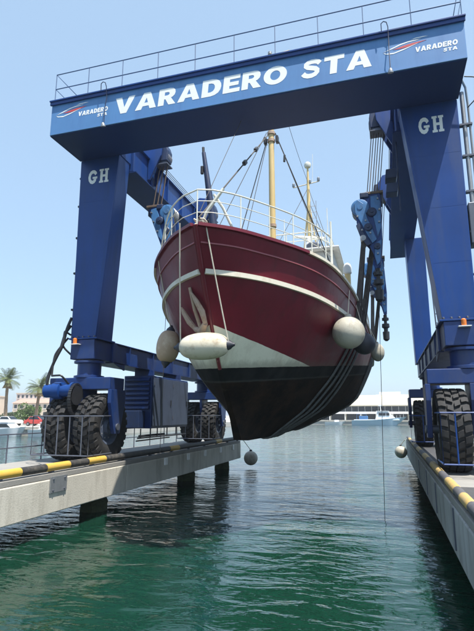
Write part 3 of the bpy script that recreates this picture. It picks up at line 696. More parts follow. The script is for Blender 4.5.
# ------------------------------------------------------------------ fishing boat
XC = -3.5
LV = [
 [(11.75,.10,2.16),(12.4,.11,2.12),(13,.12,2.12),(14,.12,2.12),(16,.12,2.13),(18,.12,2.17),(20,.12,2.24),(23,.12,2.35),(25.5,.12,2.5),(27.5,.12,2.85),(28.6,.12,3.4)],
 [(11.10,.06,2.95),(11.45,.22,2.93),(12,.40,2.92),(13,.72,2.94),(15,1.35,3.02),(17,1.9,3.15),(20,2.35,3.38),(23,2.3,3.6),(25.5,1.7,3.85),(27.5,.9,4.2),(28.9,.4,4.5)],
 [(10.38,.06,3.75),(10.7,.42,3.78),(11.1,.74,3.82),(12,1.2,3.9),(13,1.62,4.02),(15,2.3,4.25),(17.5,2.8,4.55),(21,2.98,4.75),(25,2.7,4.9),(27.5,1.9,5.0),(29.2,1.1,5.1)],
 [(9.2,.06,5.66),(9.55,.52,5.66),(10,.98,5.65),(11,1.68,5.6),(12,2.13,5.55),(14,2.66,5.4),(17,2.95,5.25),(20,3.08,5.12),(24,3.0,5.1),(27.5,2.4,5.25),(29.4,1.5,5.4)],
 [(8.75,.06,6.53),(9.2,.62,6.53),(10,1.3,6.5),(11,1.95,6.47),(12,2.38,6.4),(14,2.78,6.15),(17,3.0,5.8),(20,3.1,5.5),(24,3.02,5.4),(27.5,2.5,5.5),(29.5,1.6,5.7)],
]
NU, NV = 110, 10
us = 10*(np.linspace(0, 1, NU+1)**1.25)
lev = np.array([[pch(range(11), [k[c] for k in L], us) for c in range(3)] for L in LV])
vs = np.linspace(0, 4, 4*NV+1)
G = np.zeros((len(vs), NU+1, 3))
for j in range(NU+1):
    for c in range(3): G[:, j, c] = pch(range(5), lev[:, c, j], vs)
nv = len(vs)
boat = empty('fishing_boat', (XC, 19.0, 2.12))
tag(boat, 'maroon fishing boat with white stripe and black bottom hanging in slings above the water', 'fishing boat')
hm = MB()
V = []; 
for s in (1, -1):
    for i in range(nv):
        for j in range(NU+1):
            Y, b, z = G[i, j]; V.append((XC+s*b, Y, z))
N1 = nv*(NU+1); idx = lambda s, i, j: (0 if s > 0 else N1)+i*(NU+1)+j
F = []
for s in (1, -1):
    for i in range(nv-1):
        for j in range(NU):
            q = (idx(s,i,j), idx(s,i,j+1), idx(s,i+1,j+1), idx(s,i+1,j)); F.append(q if s > 0 else q[::-1])
for i in range(nv-1):
    F.append((idx(-1,i,0), idx(1,i,0), idx(1,i+1,0), idx(-1,i+1,0)))            # stem flat
    F.append((idx(1,i,NU), idx(-1,i,NU), idx(-1,i+1,NU), idx(1,i+1,NU)))        # transom
for j in range(NU): F.append((idx(-1,0,j), idx(-1,0,j+1), idx(1,0,j+1), idx(1,0,j)))
hm.add(V, F)
hull = hm.build('hull', 'hull_paint', boat, smooth=True)
sd = hull.modifiers.new('plating', 'SOLIDIFY'); sd.thickness = .05; sd.offset = -1
def level(vv, s, off=0., j0=0, j1=NU):
    """polyline on the hull at level vv, pushed out by off"""
    i = vv*NV; i0 = int(min(i, nv-2)); t = i-i0
    P = []
    for j in range(j0, j1+1):
        a = G[i0, j]*(1-t)+G[i0+1, j]*t; P.append(a)
    P = np.array(P); out = []
    for k in range(len(P)):
        d = P[min(k+1,len(P)-1)]-P[max(k-1,0)]; nb, ny = d[0], -d[1]; L = math.hypot(nb, ny)
        out.append(Vector((XC+s*(P[k][1]+off*nb/L), P[k][0]+off*ny/L, P[k][2])))
    return out
# deck
dk = MB(); A = level(3.42, 1, -.06, 1); Bq = level(3.42, -1, -.06, 1)
dk.add(A+Bq, [(k, k+1, len(A)+k+1, len(A)+k) for k in range(len(A)-1)]); dk.build('deck', 'deck_grey', boat)
def strake(vv, w, t, m, nm, j0=0, j1=NU):
    for s in (1, -1):
        a = level(vv, s, t, j0, j1); bq = level(vv, s, -.02, j0, j1); o = MB(); k = len(a)
        up = Vector((0,0,w/2)); vv_ = [p-up for p in bq]+[p-up for p in a]+[p+up for p in a]+[p+up for p in bq]
        f = []
        for r in range(4):
            for q in range(k-1): f.append((r*k+q, r*k+q+1, ((r+1)%4)*k+q+1, ((r+1)%4)*k+q))
        f += [(0,k,2*k,3*k), (k-1,2*k-1,3*k-1,4*k-1)]
        o.add(vv_, f).build(nm, m, boat, smooth=True)
MATS['stripe'] = mat('stripe_white', (.64, .60, .49), .5, 0, .06, 4, .05, 40, (.40, .30, .20), .5, (3, 3, 2))
strake(3.0, .105, .05, 'stripe', 'rubbing_strake')
mat('moulding_lit_red', (.27, .06, .07), .45, 0, .1, 2)  # paler than the hull red, with the light it catches painted in
strake(3.58, .03, .028, 'moulding_lit_red', 'moulding')
strake(4.0, .07, .05, 'hull_red', 'cap_rail', 0, 42)
strake(4.0, .07, .05, 'stripe', 'cap_rail', 42, NU)
# stem bar
st = [Vector((XC, G[i,0,0]+.005, G[i,0,2])) for i in range(20, nv)]
MB().tube(st, .045, 8).build('stem_bar', 'hull_red', boat, smooth=True)
# bow rail
def sheer(Y, s, inset=.04):
    Yr, br, zr = G[-1,:,0], G[-1,:,1], G[-1,:,2]
    return Vector((XC+s*(np.interp(Y, Yr, br)-inset), Y, np.interp(Y, Yr, zr)))
path = [sheer(y, -1) for y in np.arange(10.4, 8.9, -.15)]+[Vector((XC, 8.85, 6.53))]+[sheer(y, 1) for y in np.arange(8.95, 12.2, .15)]
def arch(k, h):
    t = min(1, k/6.0); return h*math.sin(t*math.pi/2)**.8
br = MB().tube([p+Vector((0,0,.02+arch(k,.78))) for k, p in enumerate(path)], .017, 8).build('bow_rail', 'rail_white', boat, smooth=True)
for f in (.36, .68):
    MB().tube([p+Vector((0,0,.02+arch(k,.78)*f)) for k, p in enumerate(path) if k > 1], .009, 6).build('mid_rail', 'rail_white', br, smooth=True)
for k in (3, 6, 10, 14, 18, 22, 26, 30, len(path)-1):
    if k < len(path):
        p = path[k]; MB().tube([p, p+Vector((0,0,arch(k,.78)))], .014, 7).build('stanchion', 'rail_white', br, smooth=True)
p = sheer(12.15, 1); MB().tube([p, p+Vector((0,0,1.25))], .024, 8).build('stanchion', 'rail_white', br, smooth=True)
# bow fittings: davit pipes, windlass, fairlead
dv = MB().tube([(XC-.15,9.25,6.45),(XC+.10,9.15,6.95),(XC+.45,9.2,7.45)], .035, 8).build('anchor_davit', 'rail_white', boat, smooth=True)
MB().tube([(XC+.62,9.6,6.5),(XC+.38,9.4,7.1),(XC+.2,9.3,7.4)], .03, 8).build('davit_stay', 'rail_white', dv, smooth=True)
wd = MB().lathe([(.10,-.35),(.2,-.34),(.2,-.24),(.1,-.2),(.1,.2),(.2,.24),(.2,.34),(.1,.35)], axisM((XC-.1,9.75,6.55), (1,0,0)), 18).build('windlass', 'galv', boat, smooth=True)
MB().box(XC-.42, XC+.22, 9.5, 10.0, 5.95, 6.5).build('windlass_base', 'galv', wd, bevel=.02)
cl = MB()
for k in range(14):
    a = random.uniform(0,6.28); r = random.uniform(.02,.16); z = 6.58+random.uniform(0,.16)
    cl.tube([(XC-.02+r*math.cos(a+w)*1.0, 9.12+.12*math.sin(a+w), z+.05*math.sin(2*w+k)) for w in np.linspace(0, 4.5, 9)], .022, 5)
tag(cl.build('rope_coil', 'rope', boat, smooth=True), kind='stuff')
# fore mast with yard and rigging
mst = MB().tube([(XC,16.05,5.3),(XC,16.1,9),(XC,16.1,13),(XC,16.1,16.2)], [.13,.115,.10,.06], 14).build('fore_mast', 'mast', boat, smooth=True)
MB().tube([(XC-1.1,16.1,16.05),(XC,16.1,16.14),(XC+.75,16.1,16.22)], .03, 7).build('yard', 'mast', mst, smooth=True)
for z, rr in ((12.9,.145),(12.6,.14),(9.3,.14)): MB().lathe([(rr-.05,-.06),(rr,-.05),(rr,.05),(rr-.05,.06)], Mt((XC,16.1,z)), 16).build('mast_band', 'anchor', mst, smooth=True)
MB().lathe([(.02,0),(.08,.02),(.08,.12),(.02,.16)], Mt((XC,16.1,16.2)), 10).build('mast_lamp', 'galv', mst, smooth=True)
for dx in (-.22,.22): MB().box(XC+dx-.05, XC+dx+.05, 16.0, 16.2, 12.5, 12.75).build('pulley', 'black_steel', mst, bevel=.01)
def stay(a, b, r, m='rope_dark', sag=0.):
    a, b = Vector(a), Vector(b); P = [a.lerp(b, t)-Vector((0,0,sag*4*t*(1-t))) for t in np.linspace(0, 1, 9 if sag else 2)]
    return MB().tube(P, r, 5).build('stay', m, mst)
stay((XC-.1,16.0,12.8), (XC,8.95,6.75), .020)
stay((XC-.15,16.0,12.9), (XC-1.9,13.0,6.4), .012)
stay((XC-.15,16.1,12.7), (XC-1.35,14.5,6.3), .018); stay((XC-.15,16.1,12.6), (XC-1.0,14.4,6.3), .012)
stay((XC+.15,16.1,12.9), (XC+2.55,19.2,6.2), .022)
stay((XC+.15,16.1,12.9), (XC+2.5,17.5,6.0), .010)
stay((XC,16.1,15.9), (XC,25.6,15.5), .010, sag=.25); stay((XC-.1,16.1,15.9), (XC,9.0,6.9), .008)
for t in (.27,.47): 
    p_ = Vector((XC-.1,16,12.8)).lerp(Vector((XC,8.95,6.75)), t)
    MB().obox(axisM(p_, (0.05,-7,-6)), .10, .12, .30).build('rigging_block', 'black_steel', mst, bevel=.02)
MB().obox(axisM((XC+.42,16.4,12.0), (.05,.1,1)), .07, .07, .3).build('rigging_block', 'black_steel', mst, bevel=.02)
# dark blue derrick boom on the foredeck
db = MB().tube([(-5.28,15.0,5.4),(-5.32,15.0,9.1),(-5.72,15.0,11.9)], [.15,.14,.07], 10).build('derrick_boom', 'navy', boat, smooth=True)
MB().tube([(-5.72,15,11.75),(-5.74,15,12.1)], .05, 8).build('boom_tip', 'black_steel', db)
MB().obox(Mt((-5.75,14.95,11.2)), .1, .1, .3).build('pulley', 'black_steel', db, bevel=.02)
# wheelhouse aft with mast, radar and rails
wh = MB().box(XC-2.0, XC+2.0, 21.8, 27.0, 5.0, 8.2).build('wheelhouse', 'house_white', boat, bevel=.06)
up = MB().box(XC-1.5, XC+1.5, 22.6, 26.5, 8.203, 10.4).build('upper_bridge', 'house_white', boat, bevel=.06)
for x in (-1.0, -.35, .35, 1.0): MB().box(XC+x-.25, XC+x+.25, 22.55, 22.595, 9.2, 9.9).build('window', 'glass', up)
for x in (-1.5, -.75, 0, .75, 1.5): MB().box(XC+x-.27, XC+x+.27, 21.75, 21.795, 6.9, 7.6).build('window', 'glass', wh)
MB().box(XC-1.8, XC+1.8, 22.2, 26.9, 10.403, 10.5).build('roof', 'house_white', up, bevel=.03)
tr = MB()
for x in (XC-1.0, XC+1.35):
    pass
rr_ = MB().tube([(XC-1.6,22.4,11.35),(XC+1.0,22.4,11.35),(XC+1.35,23.2,11.35),(XC+1.35,26.5,11.35)], .03, 6).build('bridge_rail', 'rail_white', boat, smooth=True)
MB().tube([(XC-1.6,22.4,10.95),(XC+1.0,22.4,10.95),(XC+1.35,23.2,10.95),(XC+1.35,26.5,10.95)], .022, 6).build('mid_rail', 'rail_white', rr_, smooth=True)
for x, y in ((XC-1.6,22.4),(XC-.7,22.4),(XC+.2,22.4),(XC+1.0,22.4),(XC+1.35,23.2),(XC+1.35,24.3),(XC+1.35,25.4),(XC+1.35,26.5)):
    MB().tube([(x,y,10.5),(x,y,11.35)], .026, 6).build('stanchion', 'rail_white', rr_, smooth=True)
am = MB().tube([(XC,25.6,10.5),(XC,25.6,14.6),(XC,25.6,16.4)], [.14,.10,.05], 10).build('aft_mast', 'mast', boat, smooth=True)
for dx, dy in ((.5,.3),(-.5,.3)): MB().tube([(XC+dx,25.6+dy,10.5),(XC,25.6,14.4)], .045, 7).build('mast_leg', 'mast', am, smooth=True)
for z in (11.6,12.4,13.2,13.9): MB().tube([(XC-.5*(14.4-z)/3.9,25.75,z),(XC+.5*(14.4-z)/3.9,25.75,z)], .025, 6).build('mast_rung', 'cream', am)
MB().tube([(XC-.85,25.6,15.3),(XC+.60,25.6,15.5)], .028, 6).build('cross_tree', 'cream', am, smooth=True)
for x, z in ((XC-.82,15.32),(XC+.58,15.5),(XC+.1,15.42)): MB().lathe([(.05,0),(.08,.04),(.08,.2),(.03,.26)], Mt((x,25.6,z)), 10).build('nav_lamp', 'galv', am, smooth=True)
MB().lathe([(.02,0),(.16,.03),(.2,.14),(.17,.27),(.08,.34),(.01,.36)], Mt((XC,25.6,16.4)), 14).build('antenna_dome', 'rail_white', am, smooth=True)
MB().tube([(XC+.25,25.6,15.45),(XC+.30,25.6,17.2)], .012, 5).build('whip_antenna', 'rail_white', am)
rd = MB().obox(Mt((XC+.05,24.9,12.0), (0,0,R(25))), 1.7, .14, .13).build('radar_scanner', 'rail_white', boat, bevel=.03)
MB().lathe([(.2,10.5),(.2,11.6),(.14,11.75),(.14,11.93)], Mt((XC+.05,24.9,0)), 14).build('radar_base', 'house_white', rd, smooth=True)
MB().lathe([(.3,-.1),(.36,0),(.36,.2),(.25,.3)], Mt((XC+.35,24.3,11.15)), 16).build('search_light', 'steel_grey', rd, smooth=True)
# clutter round the aft mast: stays, ladder rungs, lamps, whip aerials
for a_, b_ in (((XC,25.6,15.2),(XC+1.35,23.0,10.5)),((XC,25.6,15.2),(XC-1.5,22.8,10.5)),((XC,25.6,14.4),(XC+1.4,26.4,10.5))):
    MB().tube([a_, b_], .014, 5).build('mast_stay', 'rope_dark', am)
for x_, y_, h_ in ((XC+1.2,23.4,2.4),(XC-.9,23.0,1.9),(XC+.8,22.6,1.3)):
    MB().tube([(x_,y_,10.5),(x_,y_,10.5+h_)], .02, 5).build('whip_antenna', 'rail_white', am)
for z in np.arange(11.2,14.2,.35): MB().tube([(XC+.10,25.45,z),(XC+.42,25.45,z)], .014, 5).build('ladder_rung', 'galv', am)
MB().tube([(XC+.10,25.45,11),(XC+.10,25.45,14.3)], .016, 5).tube([(XC+.42,25.45,11),(XC+.42,25.45,14.3)], .016, 5).build('ladder_rail', 'galv', am)
# vent with white cap
vt = MB().tube([(-1.02,16.6,5.2),(-1.02,16.6,7.5)], .105, 14).build('vent_pipe', 'mast', boat, smooth=True)
MB().lathe([(.11,7.46),(.145,7.5),(.145,7.68),(.11,7.8),(.05,7.85),(.01,7.86)], Mt((-1.02,16.6,0)), 16).build('vent_cap', 'house_white', vt, smooth=True)
# boat side rail amidships
mr = MB().tube([sheer(y,1,.1)+Vector((0,0,.95)) for y in np.arange(17.5,26,.5)], .022, 6).build('side_rail', 'rail_white', boat, smooth=True)
for y in np.arange(17.5, 26, 1.4): q = sheer(y,1,.1); MB().tube([q, q+Vector((0,0,.95))], .02, 6).build('stanchion', 'rail_white', mr)
# hawse pipe and anchor on the starboard bow (left in the picture)
def hullpt(Y, z, s):
    """point and outward normal on the hull side at given Y, z"""
    best = None
    for i in range(1, nv-1):
        for j in range(1, NU-1):
            d = (G[i,j,0]-Y)**2+(G[i,j,2]-z)**2
            if best is None or d < best[0]: best = (d, i, j)
    _, i, j = best
    P = lambda a, b_: Vector((XC+s*G[a,b_,1], G[a,b_,0], G[a,b_,2]))
    nn = (P(i,j+1)-P(i,j-1)).cross(P(i+1,j)-P(i-1,j)).normalized()
    if nn.x*s < 0: nn = -nn
    return P(i,j), nn
hp, hn = hullpt(9.78, 5.0, -1)
def frame(o, nrm):
    z = Vector((0,0,1)); t = nrm.cross(z).normalized(); u = t.cross(nrm).normalized()
    if (cam.matrix_basis.to_3x3().inverted() @ t).x < 0: t = -t
    return lambda a, b_, c: o + t*a*1.05 + u*b_*1.05 + nrm*c*1.0
fr_ = frame(hp, hn)
an = MB()
def bar(pts, r, n=8): an.tube([fr_(*q) for q in pts], r, n)
bar([(.02,.55,.02),(.04,.1,.12),(.04,-.28,.14)], [.035,.038,.042])
an2 = an.build('anchor', 'anchor', boat, smooth=True)
cr = MB().tube([fr_(-.17,-.30,.13), fr_(.04,-.38,.15), fr_(.24,-.24,.13)], [.06,.09,.06], 10).build('crown', 'anchor', an2, smooth=True)
for pts in ([(-.17,-.30,.13),(-.32,-.12,.12),(-.42,.10,.10),(-.46,.22,.08)], [(.24,-.24,.13),(.27,.0,.12),(.18,.25,.10),(.06,.45,.06)]):
    MB().tube([fr_(*q) for q in pts], [.05,.068,.055,.018], 8).build('fluke', 'anchor', an2, smooth=True)

# ------------------------------------------------------------------ slings
def sling(yc, hookR, hookL, label, w=.15, sp=.30):
    root = empty('lifting_sling', (XC, yc, 2.1)); tag(root, label, 'sling', 'lifting slings under the hull')
    HR, HL = hookR, hookL
    SPL = 5.0
    for dy, nm in ((-sp*2.1, 'strap'), (-sp*.75, 'strap'), (sp*.75, 'strap'), (sp*2.1, 'strap')):
        y = yc+dy
        q_ = .0 if dy < 0 else .26
        hookR = (HR[0]+q_, HR[1]+dy*.2, HR[2]-q_*.3); hookL = (HL[0]-q_, HL[1]+dy*.2, HL[2]-q_*.3)
        def sec(s):
            P = []
            for i in range(nv):
                b = np.interp(y, G[i,:,0], G[i,:,1]); z = np.interp(y, G[i,:,0], G[i,:,2]); P.append((s*b, z))
            return P
        pr_ = sec(1); keel = pr_[0][1]
        pts = [(hookL[0]-XC, hookL[2])]+[(-b, z) for b, z in pr_[::-1][::2]]+[(0, keel-.02)]+[(b, z) for b, z in pr_[::2]]+[(hookR[0]-XC, hookR[2])]
        # convex hull below: straps bridge hollows
        arr = sorted(set((round(b,4), round(z,4)) for b, z in pts)); low = []
        loop = pts
        def cross(o,a,b): return (a[0]-o[0])*(b[1]-o[1])-(a[1]-o[1])*(b[0]-o[0])
        out = []
        for q in loop:
            while len(out) >= 2 and cross(out[-2], out[-1], q) <= 0: out.pop()
            out.append(q)
        # resample
        d = [0]
        for a, b in zip(out[:-1], out[1:]): d.append(d[-1]+math.hypot(b[0]-a[0], b[1]-a[1]))
        t = np.linspace(0, d[-1], 120); X = np.interp(t, d, [q[0] for q in out]); Z = np.interp(t, d, [q[1] for q in out])
        m = MB(); k = len(t); vv_ = []
        for q in range(k):
            tx = X[min(q+1,k-1)]-X[max(q-1,0)]; tz = Z[min(q+1,k-1)]-Z[max(q-1,0)]; L = math.hypot(tx, tz) or 1
            nx, nz = tz/L, -tx/L                 # outward (down)
            yy = y + (hookR[1]-y)*min(1, max(0, (Z[q]-6.0)/max(.3, hookR[2]-6.0)))
            for o_ in ((.015, .06) if Z[q] < SPL else (-.04, .09)):
                for ww in (-w/2, w/2): vv_.append((XC+X[q]+nx*o_, yy+ww*(1 if Z[q] < 6 else .8), Z[q]+nz*o_))
        runs = []; cur = []
        for q in range(k):
            up_ = Z[q] > SPL
            if cur and (Z[cur[-1]] > SPL) != up_: cur.append(q); runs.append(cur); cur = [q]
            else: cur.append(q)
        runs.append(cur)
        for run in runs:
            f = []; n_ = len(run)
            for i in range(n_-1):
                for a, b in ((0,1),(1,3),(3,2),(2,0)): f.append((i*4+a, i*4+b, i*4+4+b, i*4+4+a))
            f += [(0,1,3,2), (4*n_-4, 4*n_-3, 4*n_-1, 4*n_-2)]
            leg = Z[run[len(run)//2]] > SPL
            MB().add([vv_[q*4+j] for q in run for j in range(4)], f).build('strap_leg' if leg else 'strap', 'sling' if leg else 'sling_grey', root, smooth=True)
        for sgn, hk in ((1, hookR), (-1, hookL)):
            pass
sling(15.3, HK['R1'][0], HK['L1'][0], 'dark webbing sling under the forward half of the maroon hull')
sling(20.2, HK['R2'][0], HK['L2'][0], 'dark webbing sling under the after half of the maroon hull')

# ------------------------------------------------------------------ fenders
def fender_long(p, d, L, r, label, m, capm='fender_dark'):
    p, d = Vector(p), Vector(d).normalized()
    root = empty('fender', p); tag(root, label, 'fender')
    prof = [(r*math.sin(t)**.62 if 0 < t < math.pi else .0, -L/2*math.cos(t)*.92) for t in np.linspace(.22, math.pi-.22, 17)]
    MB().lathe(prof, axisM(p, d), 24).build('body', m, root, smooth=True)
    for s in (-1, 1):
        h = s*L/2*.86; MB().lathe([(r*.42,0),(r*.34,.07),(r*.16,.13),(.03,.17)], axisM(p+d*h, d*s), 16).build('end_cap', capm, root, smooth=True)
    return root
f1 = fender_long((-3.56,9.52,4.15), (1,.05,.02), 1.14, .285, 'long white inflatable fender hanging across the bow', 'fender_white')
f2 = fender_long((-5.12,11.15,4.42), (.12,.05,1), .86, .29, 'brown stained oval fender hanging beside the bow, left of the white one', 'fender_brown')
def fender_ball(p, r, label, m, capm='fender_dark', sq=1.0):
    root = empty('fender', p); tag(root, label, 'fender')
    prof = [(r*math.sin(t), -r*sq*math.cos(t)) for t in np.linspace(.12, math.pi-.12, 17)]
    MB().lathe(prof, Mt(p), 28).build('body', m, root, smooth=True)
    MB().lathe([(r*.24,r*sq*.93),(r*.2,r*sq*1.12),(r*.08,r*sq*1.18)], Mt(p), 14).build('neck', capm, root, smooth=True)
    return root
f3 = fender_ball((-.84,13.0,4.86), .425, 'big round pale fender hanging against the hull below the slings', 'fender_grey', 'fender_grey')
f4 = fender_ball((-.50,14.2,4.72), .31, 'black round fender half hidden behind the big pale one', 'fender_dark')
f5 = fender_ball((-.18,16.6,4.75), .22, 'small weathered fender at the far right edge of the hull', 'fender_grey', 'fender_grey', 1.35)
def rope(a, b, label, r=.014, sag=.03, m='rope', parent=None):
    a, b = Vector(a), Vector(b); P = [a.lerp(b, t)+Vector((0,-sag*4*t*(1-t)*.3,-sag*4*t*(1-t))) for t in np.linspace(0, 1, 10)]
    return tag(MB().tube(P, r, 6).build('rope', m, None, smooth=True), label, 'rope')
rope((-3.02,9.50,4.20), (XC+.18,8.86,6.60), 'pale rope from the right end of the white bow fender up to the rail')
rope((-4.08,9.50,4.20), (-3.84,8.76,6.60), 'pale rope from the left end of the white bow fender up to the rail')
rope((-5.06,11.15,4.86), (-5.15,10.48,6.52), 'rope holding the brown stained fender to the bow rail', .012)
rope((-.84,13.0,5.32), (-.80,13.55,6.15), 'short rope above the big round pale fender', .014, 0)
rope((-.50,14.2,5.06), (-.72,14.6,6.05), 'short rope above the black round fender', .012, 0)
rope((-.18,16.6,5.07), (-.50,16.7,5.82), 'short rope above the small weathered fender', .012, 0)
rope((-.04,15.0,6.0), (-.22,15.02,.0), 'long thin line hanging from the right hook down to the water', .009, 0, 'wire')
rope((-7.03,15.1,8.0), (-7.12,15.1,1.5), 'thin line hanging straight down from the left hook', .009, 0, 'wire')
# float balls at the pier ends
def float_ball(p, r, label):
    root = empty('float_ball', (p[0], p[1], p[2]-r)); tag(root, label, 'float')
    prof = [(r*math.sin(t), -r*math.cos(t)) for t in np.linspace(.1, math.pi-.1, 15)]
    MB().lathe(prof, Mt(p), 24).build('body', 'fender_grey', root, smooth=True)
    MB().lathe([(r*.2,r*.95),(r*.2,r*1.15),(r*.08,r*1.2)], Mt(p), 12).build('neck', 'fender_dark', root, smooth=True)
    MB().tube([(p[0],p[1],p[2]+r*1.1),(p[0]+(-.35 if p[0] < -3 else .25),p[1]-.2,1.42)], .018, 6).build('lanyard', 'rope', root)
float_ball((-7.08,26.25,.50), .37, 'grey round float hanging at the far end of the left pier')
float_ball((.62,29.6,.74), .33, 'white round float hanging at the far end of the right pier')

# ------------------------------------------------------------------ far right shore
wr = empty('warehouse', (0, 170, 1.15)); tag(wr, 'long low cream roofed harbour building with a glazed strip across the water', 'building')
MB().box(-37, 60, 161, 190, 1.15, 5.6).build('wall', 'wall_cream', wr)
MB().add([(-38,158.4,5.75),(61,158.4,5.75),(61,176,9.4),(-38,176,9.4),(61,192,5.75),(-38,192,5.75),(-38,158.4,5.45),(61,158.4,5.45)],
         [(0,1,2,3),(3,2,4,5),(6,7,1,0),(0,3,5),(1,4,2)]).build('roof', 'roof_cream', wr)
MB().box(-37.5, 60.5, 158.6, 160.9, 3.1, 3.75).build('canopy', 'wall_white', wr)
for i, x in enumerate(np.arange(-36.5, 59, 2.0)):
    w = MB().box(x+.10, x+1.90, 160.88, 160.97, 3.8, 5.35).build('window', 'glass', wr)
    if i < 24: MB().box(x-.07, x+.07, 160.80, 160.985, 3.76, 5.44).build('mullion', 'wall_white', wr)
for i, x in enumerate(np.arange(-36, 58, 4.7)):
    MB().box(x+.35, x+4.35, 160.85, 160.98, 1.2, 3.05).build('bay_opening', 'shade_open', wr)
    MB().box(x-.12, x+.12, 158.8, 159.05, 1.15, 3.1).build('canopy_post', 'wall_white', wr)
fb = empty('far_building', (10, 320, 1.0)); tag(fb, 'pale low block rising faintly behind the cream warehouse', 'building')
MB().box(-6, 12, 330, 350, 1, 15.5).build('wall', 'wall_white', fb); MB().box(-4, 9, 331, 345, 15.5, 17.2).build('roof_room', 'wall_white', fb)
for k in range(6):
    for z in (4, 8, 12): MB().box(-5+k*2.9, -3.4+k*2.9, 329.9, 330.02, z, z+1.6).build('window', 'glass', fb)
# patrol boat moored at the far quay
pb = empty('motor_boat', (-2.8, 146, 0)); tag(pb, 'pale blue and white patrol boat moored at the far quay', 'boat')
def boat_hull(x0, x1, yc, bm_, z0, z1, zb, m, parent, bow=1, rake=.18):
    """bow towards +x if bow=1"""
    n = 18; o = MB(); L = x1-x0; rows = []
    for i in range(n+1):
        t = i/n; x = x0+L*t if bow > 0 else x1-L*t
        b = bm_*(1-max(0,(t-.55)/.45)**2.2)*(.86+.14*min(1,t*4)); top = lerp(z1, zb, t**2)
        kx = x-(rake*L*max(0,(t-.75)/.25)**1.5)*(1 if bow > 0 else -1)
        rows.append([(kx,yc,z0),(kx,yc-b*.72,z0+.15*(top-z0)),(x,yc-b,top),(x,yc+b,top),(kx,yc+b*.72,z0+.15*(top-z0))])
    vv_ = [p for r in rows for p in r]; f = []
    for i in range(n):
        for j in range(5): f.append((i*5+j,i*5+(j+1)%5,(i+1)*5+(j+1)%5,(i+1)*5+j))
    f += [tuple(range(5)), tuple(n*5+j for j in range(5))]
    return o.add(vv_, f).build('hull', m, parent, smooth=True)
boat_hull(-9.6, 5.2, 146, 1.9, -.4, 1.25, 2.3, 'gelcoat_blue', pb)
MB().box(-9.0, 3.2, 144.5, 147.5, 1.28, 1.5).build('deck', 'gelcoat', pb, bevel=.05)
cbp = MB().hexa([(-3.2,144.8,1.5),(2.6,144.8,1.5),(2.6,147.2,1.5),(-3.2,147.2,1.5)], [(-2.6,144.95,3.7),(.2,144.95,3.7),(.2,147.05,3.7),(-2.6,147.05,3.7)]).build('cabin', 'gelcoat', pb, bevel=.06)
for x in (-2.2,-1.2,-.2): MB().box(x, x+.8, 144.74, 144.84, 2.6, 3.3).build('window', 'glass', cbp)
MB().box(-2.9, .6, 144.7, 147.3, 3.72, 3.86).build('roof', 'gelcoat', cbp)
MB().tube([(-1.6,146,3.86),(-1.8,146,6.2)], .09, 8).build('mast', 'gelcoat', pb); MB().box(-2.3,-1.1,145.9,146.1,5.2,5.4).build('radar_bar', 'gelcoat', pb)
MB().box(-7.6,-5.2,145,147,1.5,2.5).build('engine_cover', 'boat_blue', pb, bevel=.1)
MB().tube([(-5.6,145.1,1.5),(-5.6,145.1,3.0),(-8.2,145.1,3.0),(-8.2,145.1,1.5)], .06, 6).build('stern_frame', 'boat_blue', pb)
for x in np.arange(-.2,5,.9): MB().tube([(x,144.6,1.4+x*.12),(x,144.6,2.3+x*.14)], .04, 5).build('stanchion', 'gelcoat', pb)
dy = empty('dinghy', (-14.5, 147, 0)); tag(dy, 'small pale dinghy lying astern of the patrol boat', 'boat')
boat_hull(-17.3, -11.4, 147, 1.0, -.2, .75, 1.0, 'gelcoat', dy); MB().box(-14.6,-13.4,146.5,147.5,.77,1.35).build('console', 'gelcoat', dy, bevel=.05)

# ------------------------------------------------------------------ left shore
def leafcloud(center, rad, n, size, m, name, parent, flat=.0):
    o = MB(); c = Vector(center)
    blobs = [(c+Vector((random.uniform(-1,1)*rad[0]*.62, random.uniform(-1,1)*rad[1]*.62, random.uniform(-.7,.75)*rad[2]*.6)), random.uniform(.3,.55)) for _ in range(16)]
    vv_, f = [], []
    for _ in range(n):
        b, s = random.choice(blobs); d = Vector((random.gauss(0,1), random.gauss(0,1), random.gauss(0,1))).normalized()*random.uniform(.55,1)**.5
        p = b+Vector((d.x*rad[0]*s, d.y*rad[1]*s, d.z*rad[2]*s*1.1))
        a = Vector((random.gauss(0,1), random.gauss(0,1), random.gauss(0,.8))).normalized(); q = a.orthogonal().normalized()
        z = size*random.uniform(.6,1.3); k = len(vv_)
        vv_ += [p-a*z, p+q*z*.5, p+a*z, p-q*z*.5]; f.append((k,k+1,k+2,k+3))
    return o.add(vv_, f).build(name, m, parent)
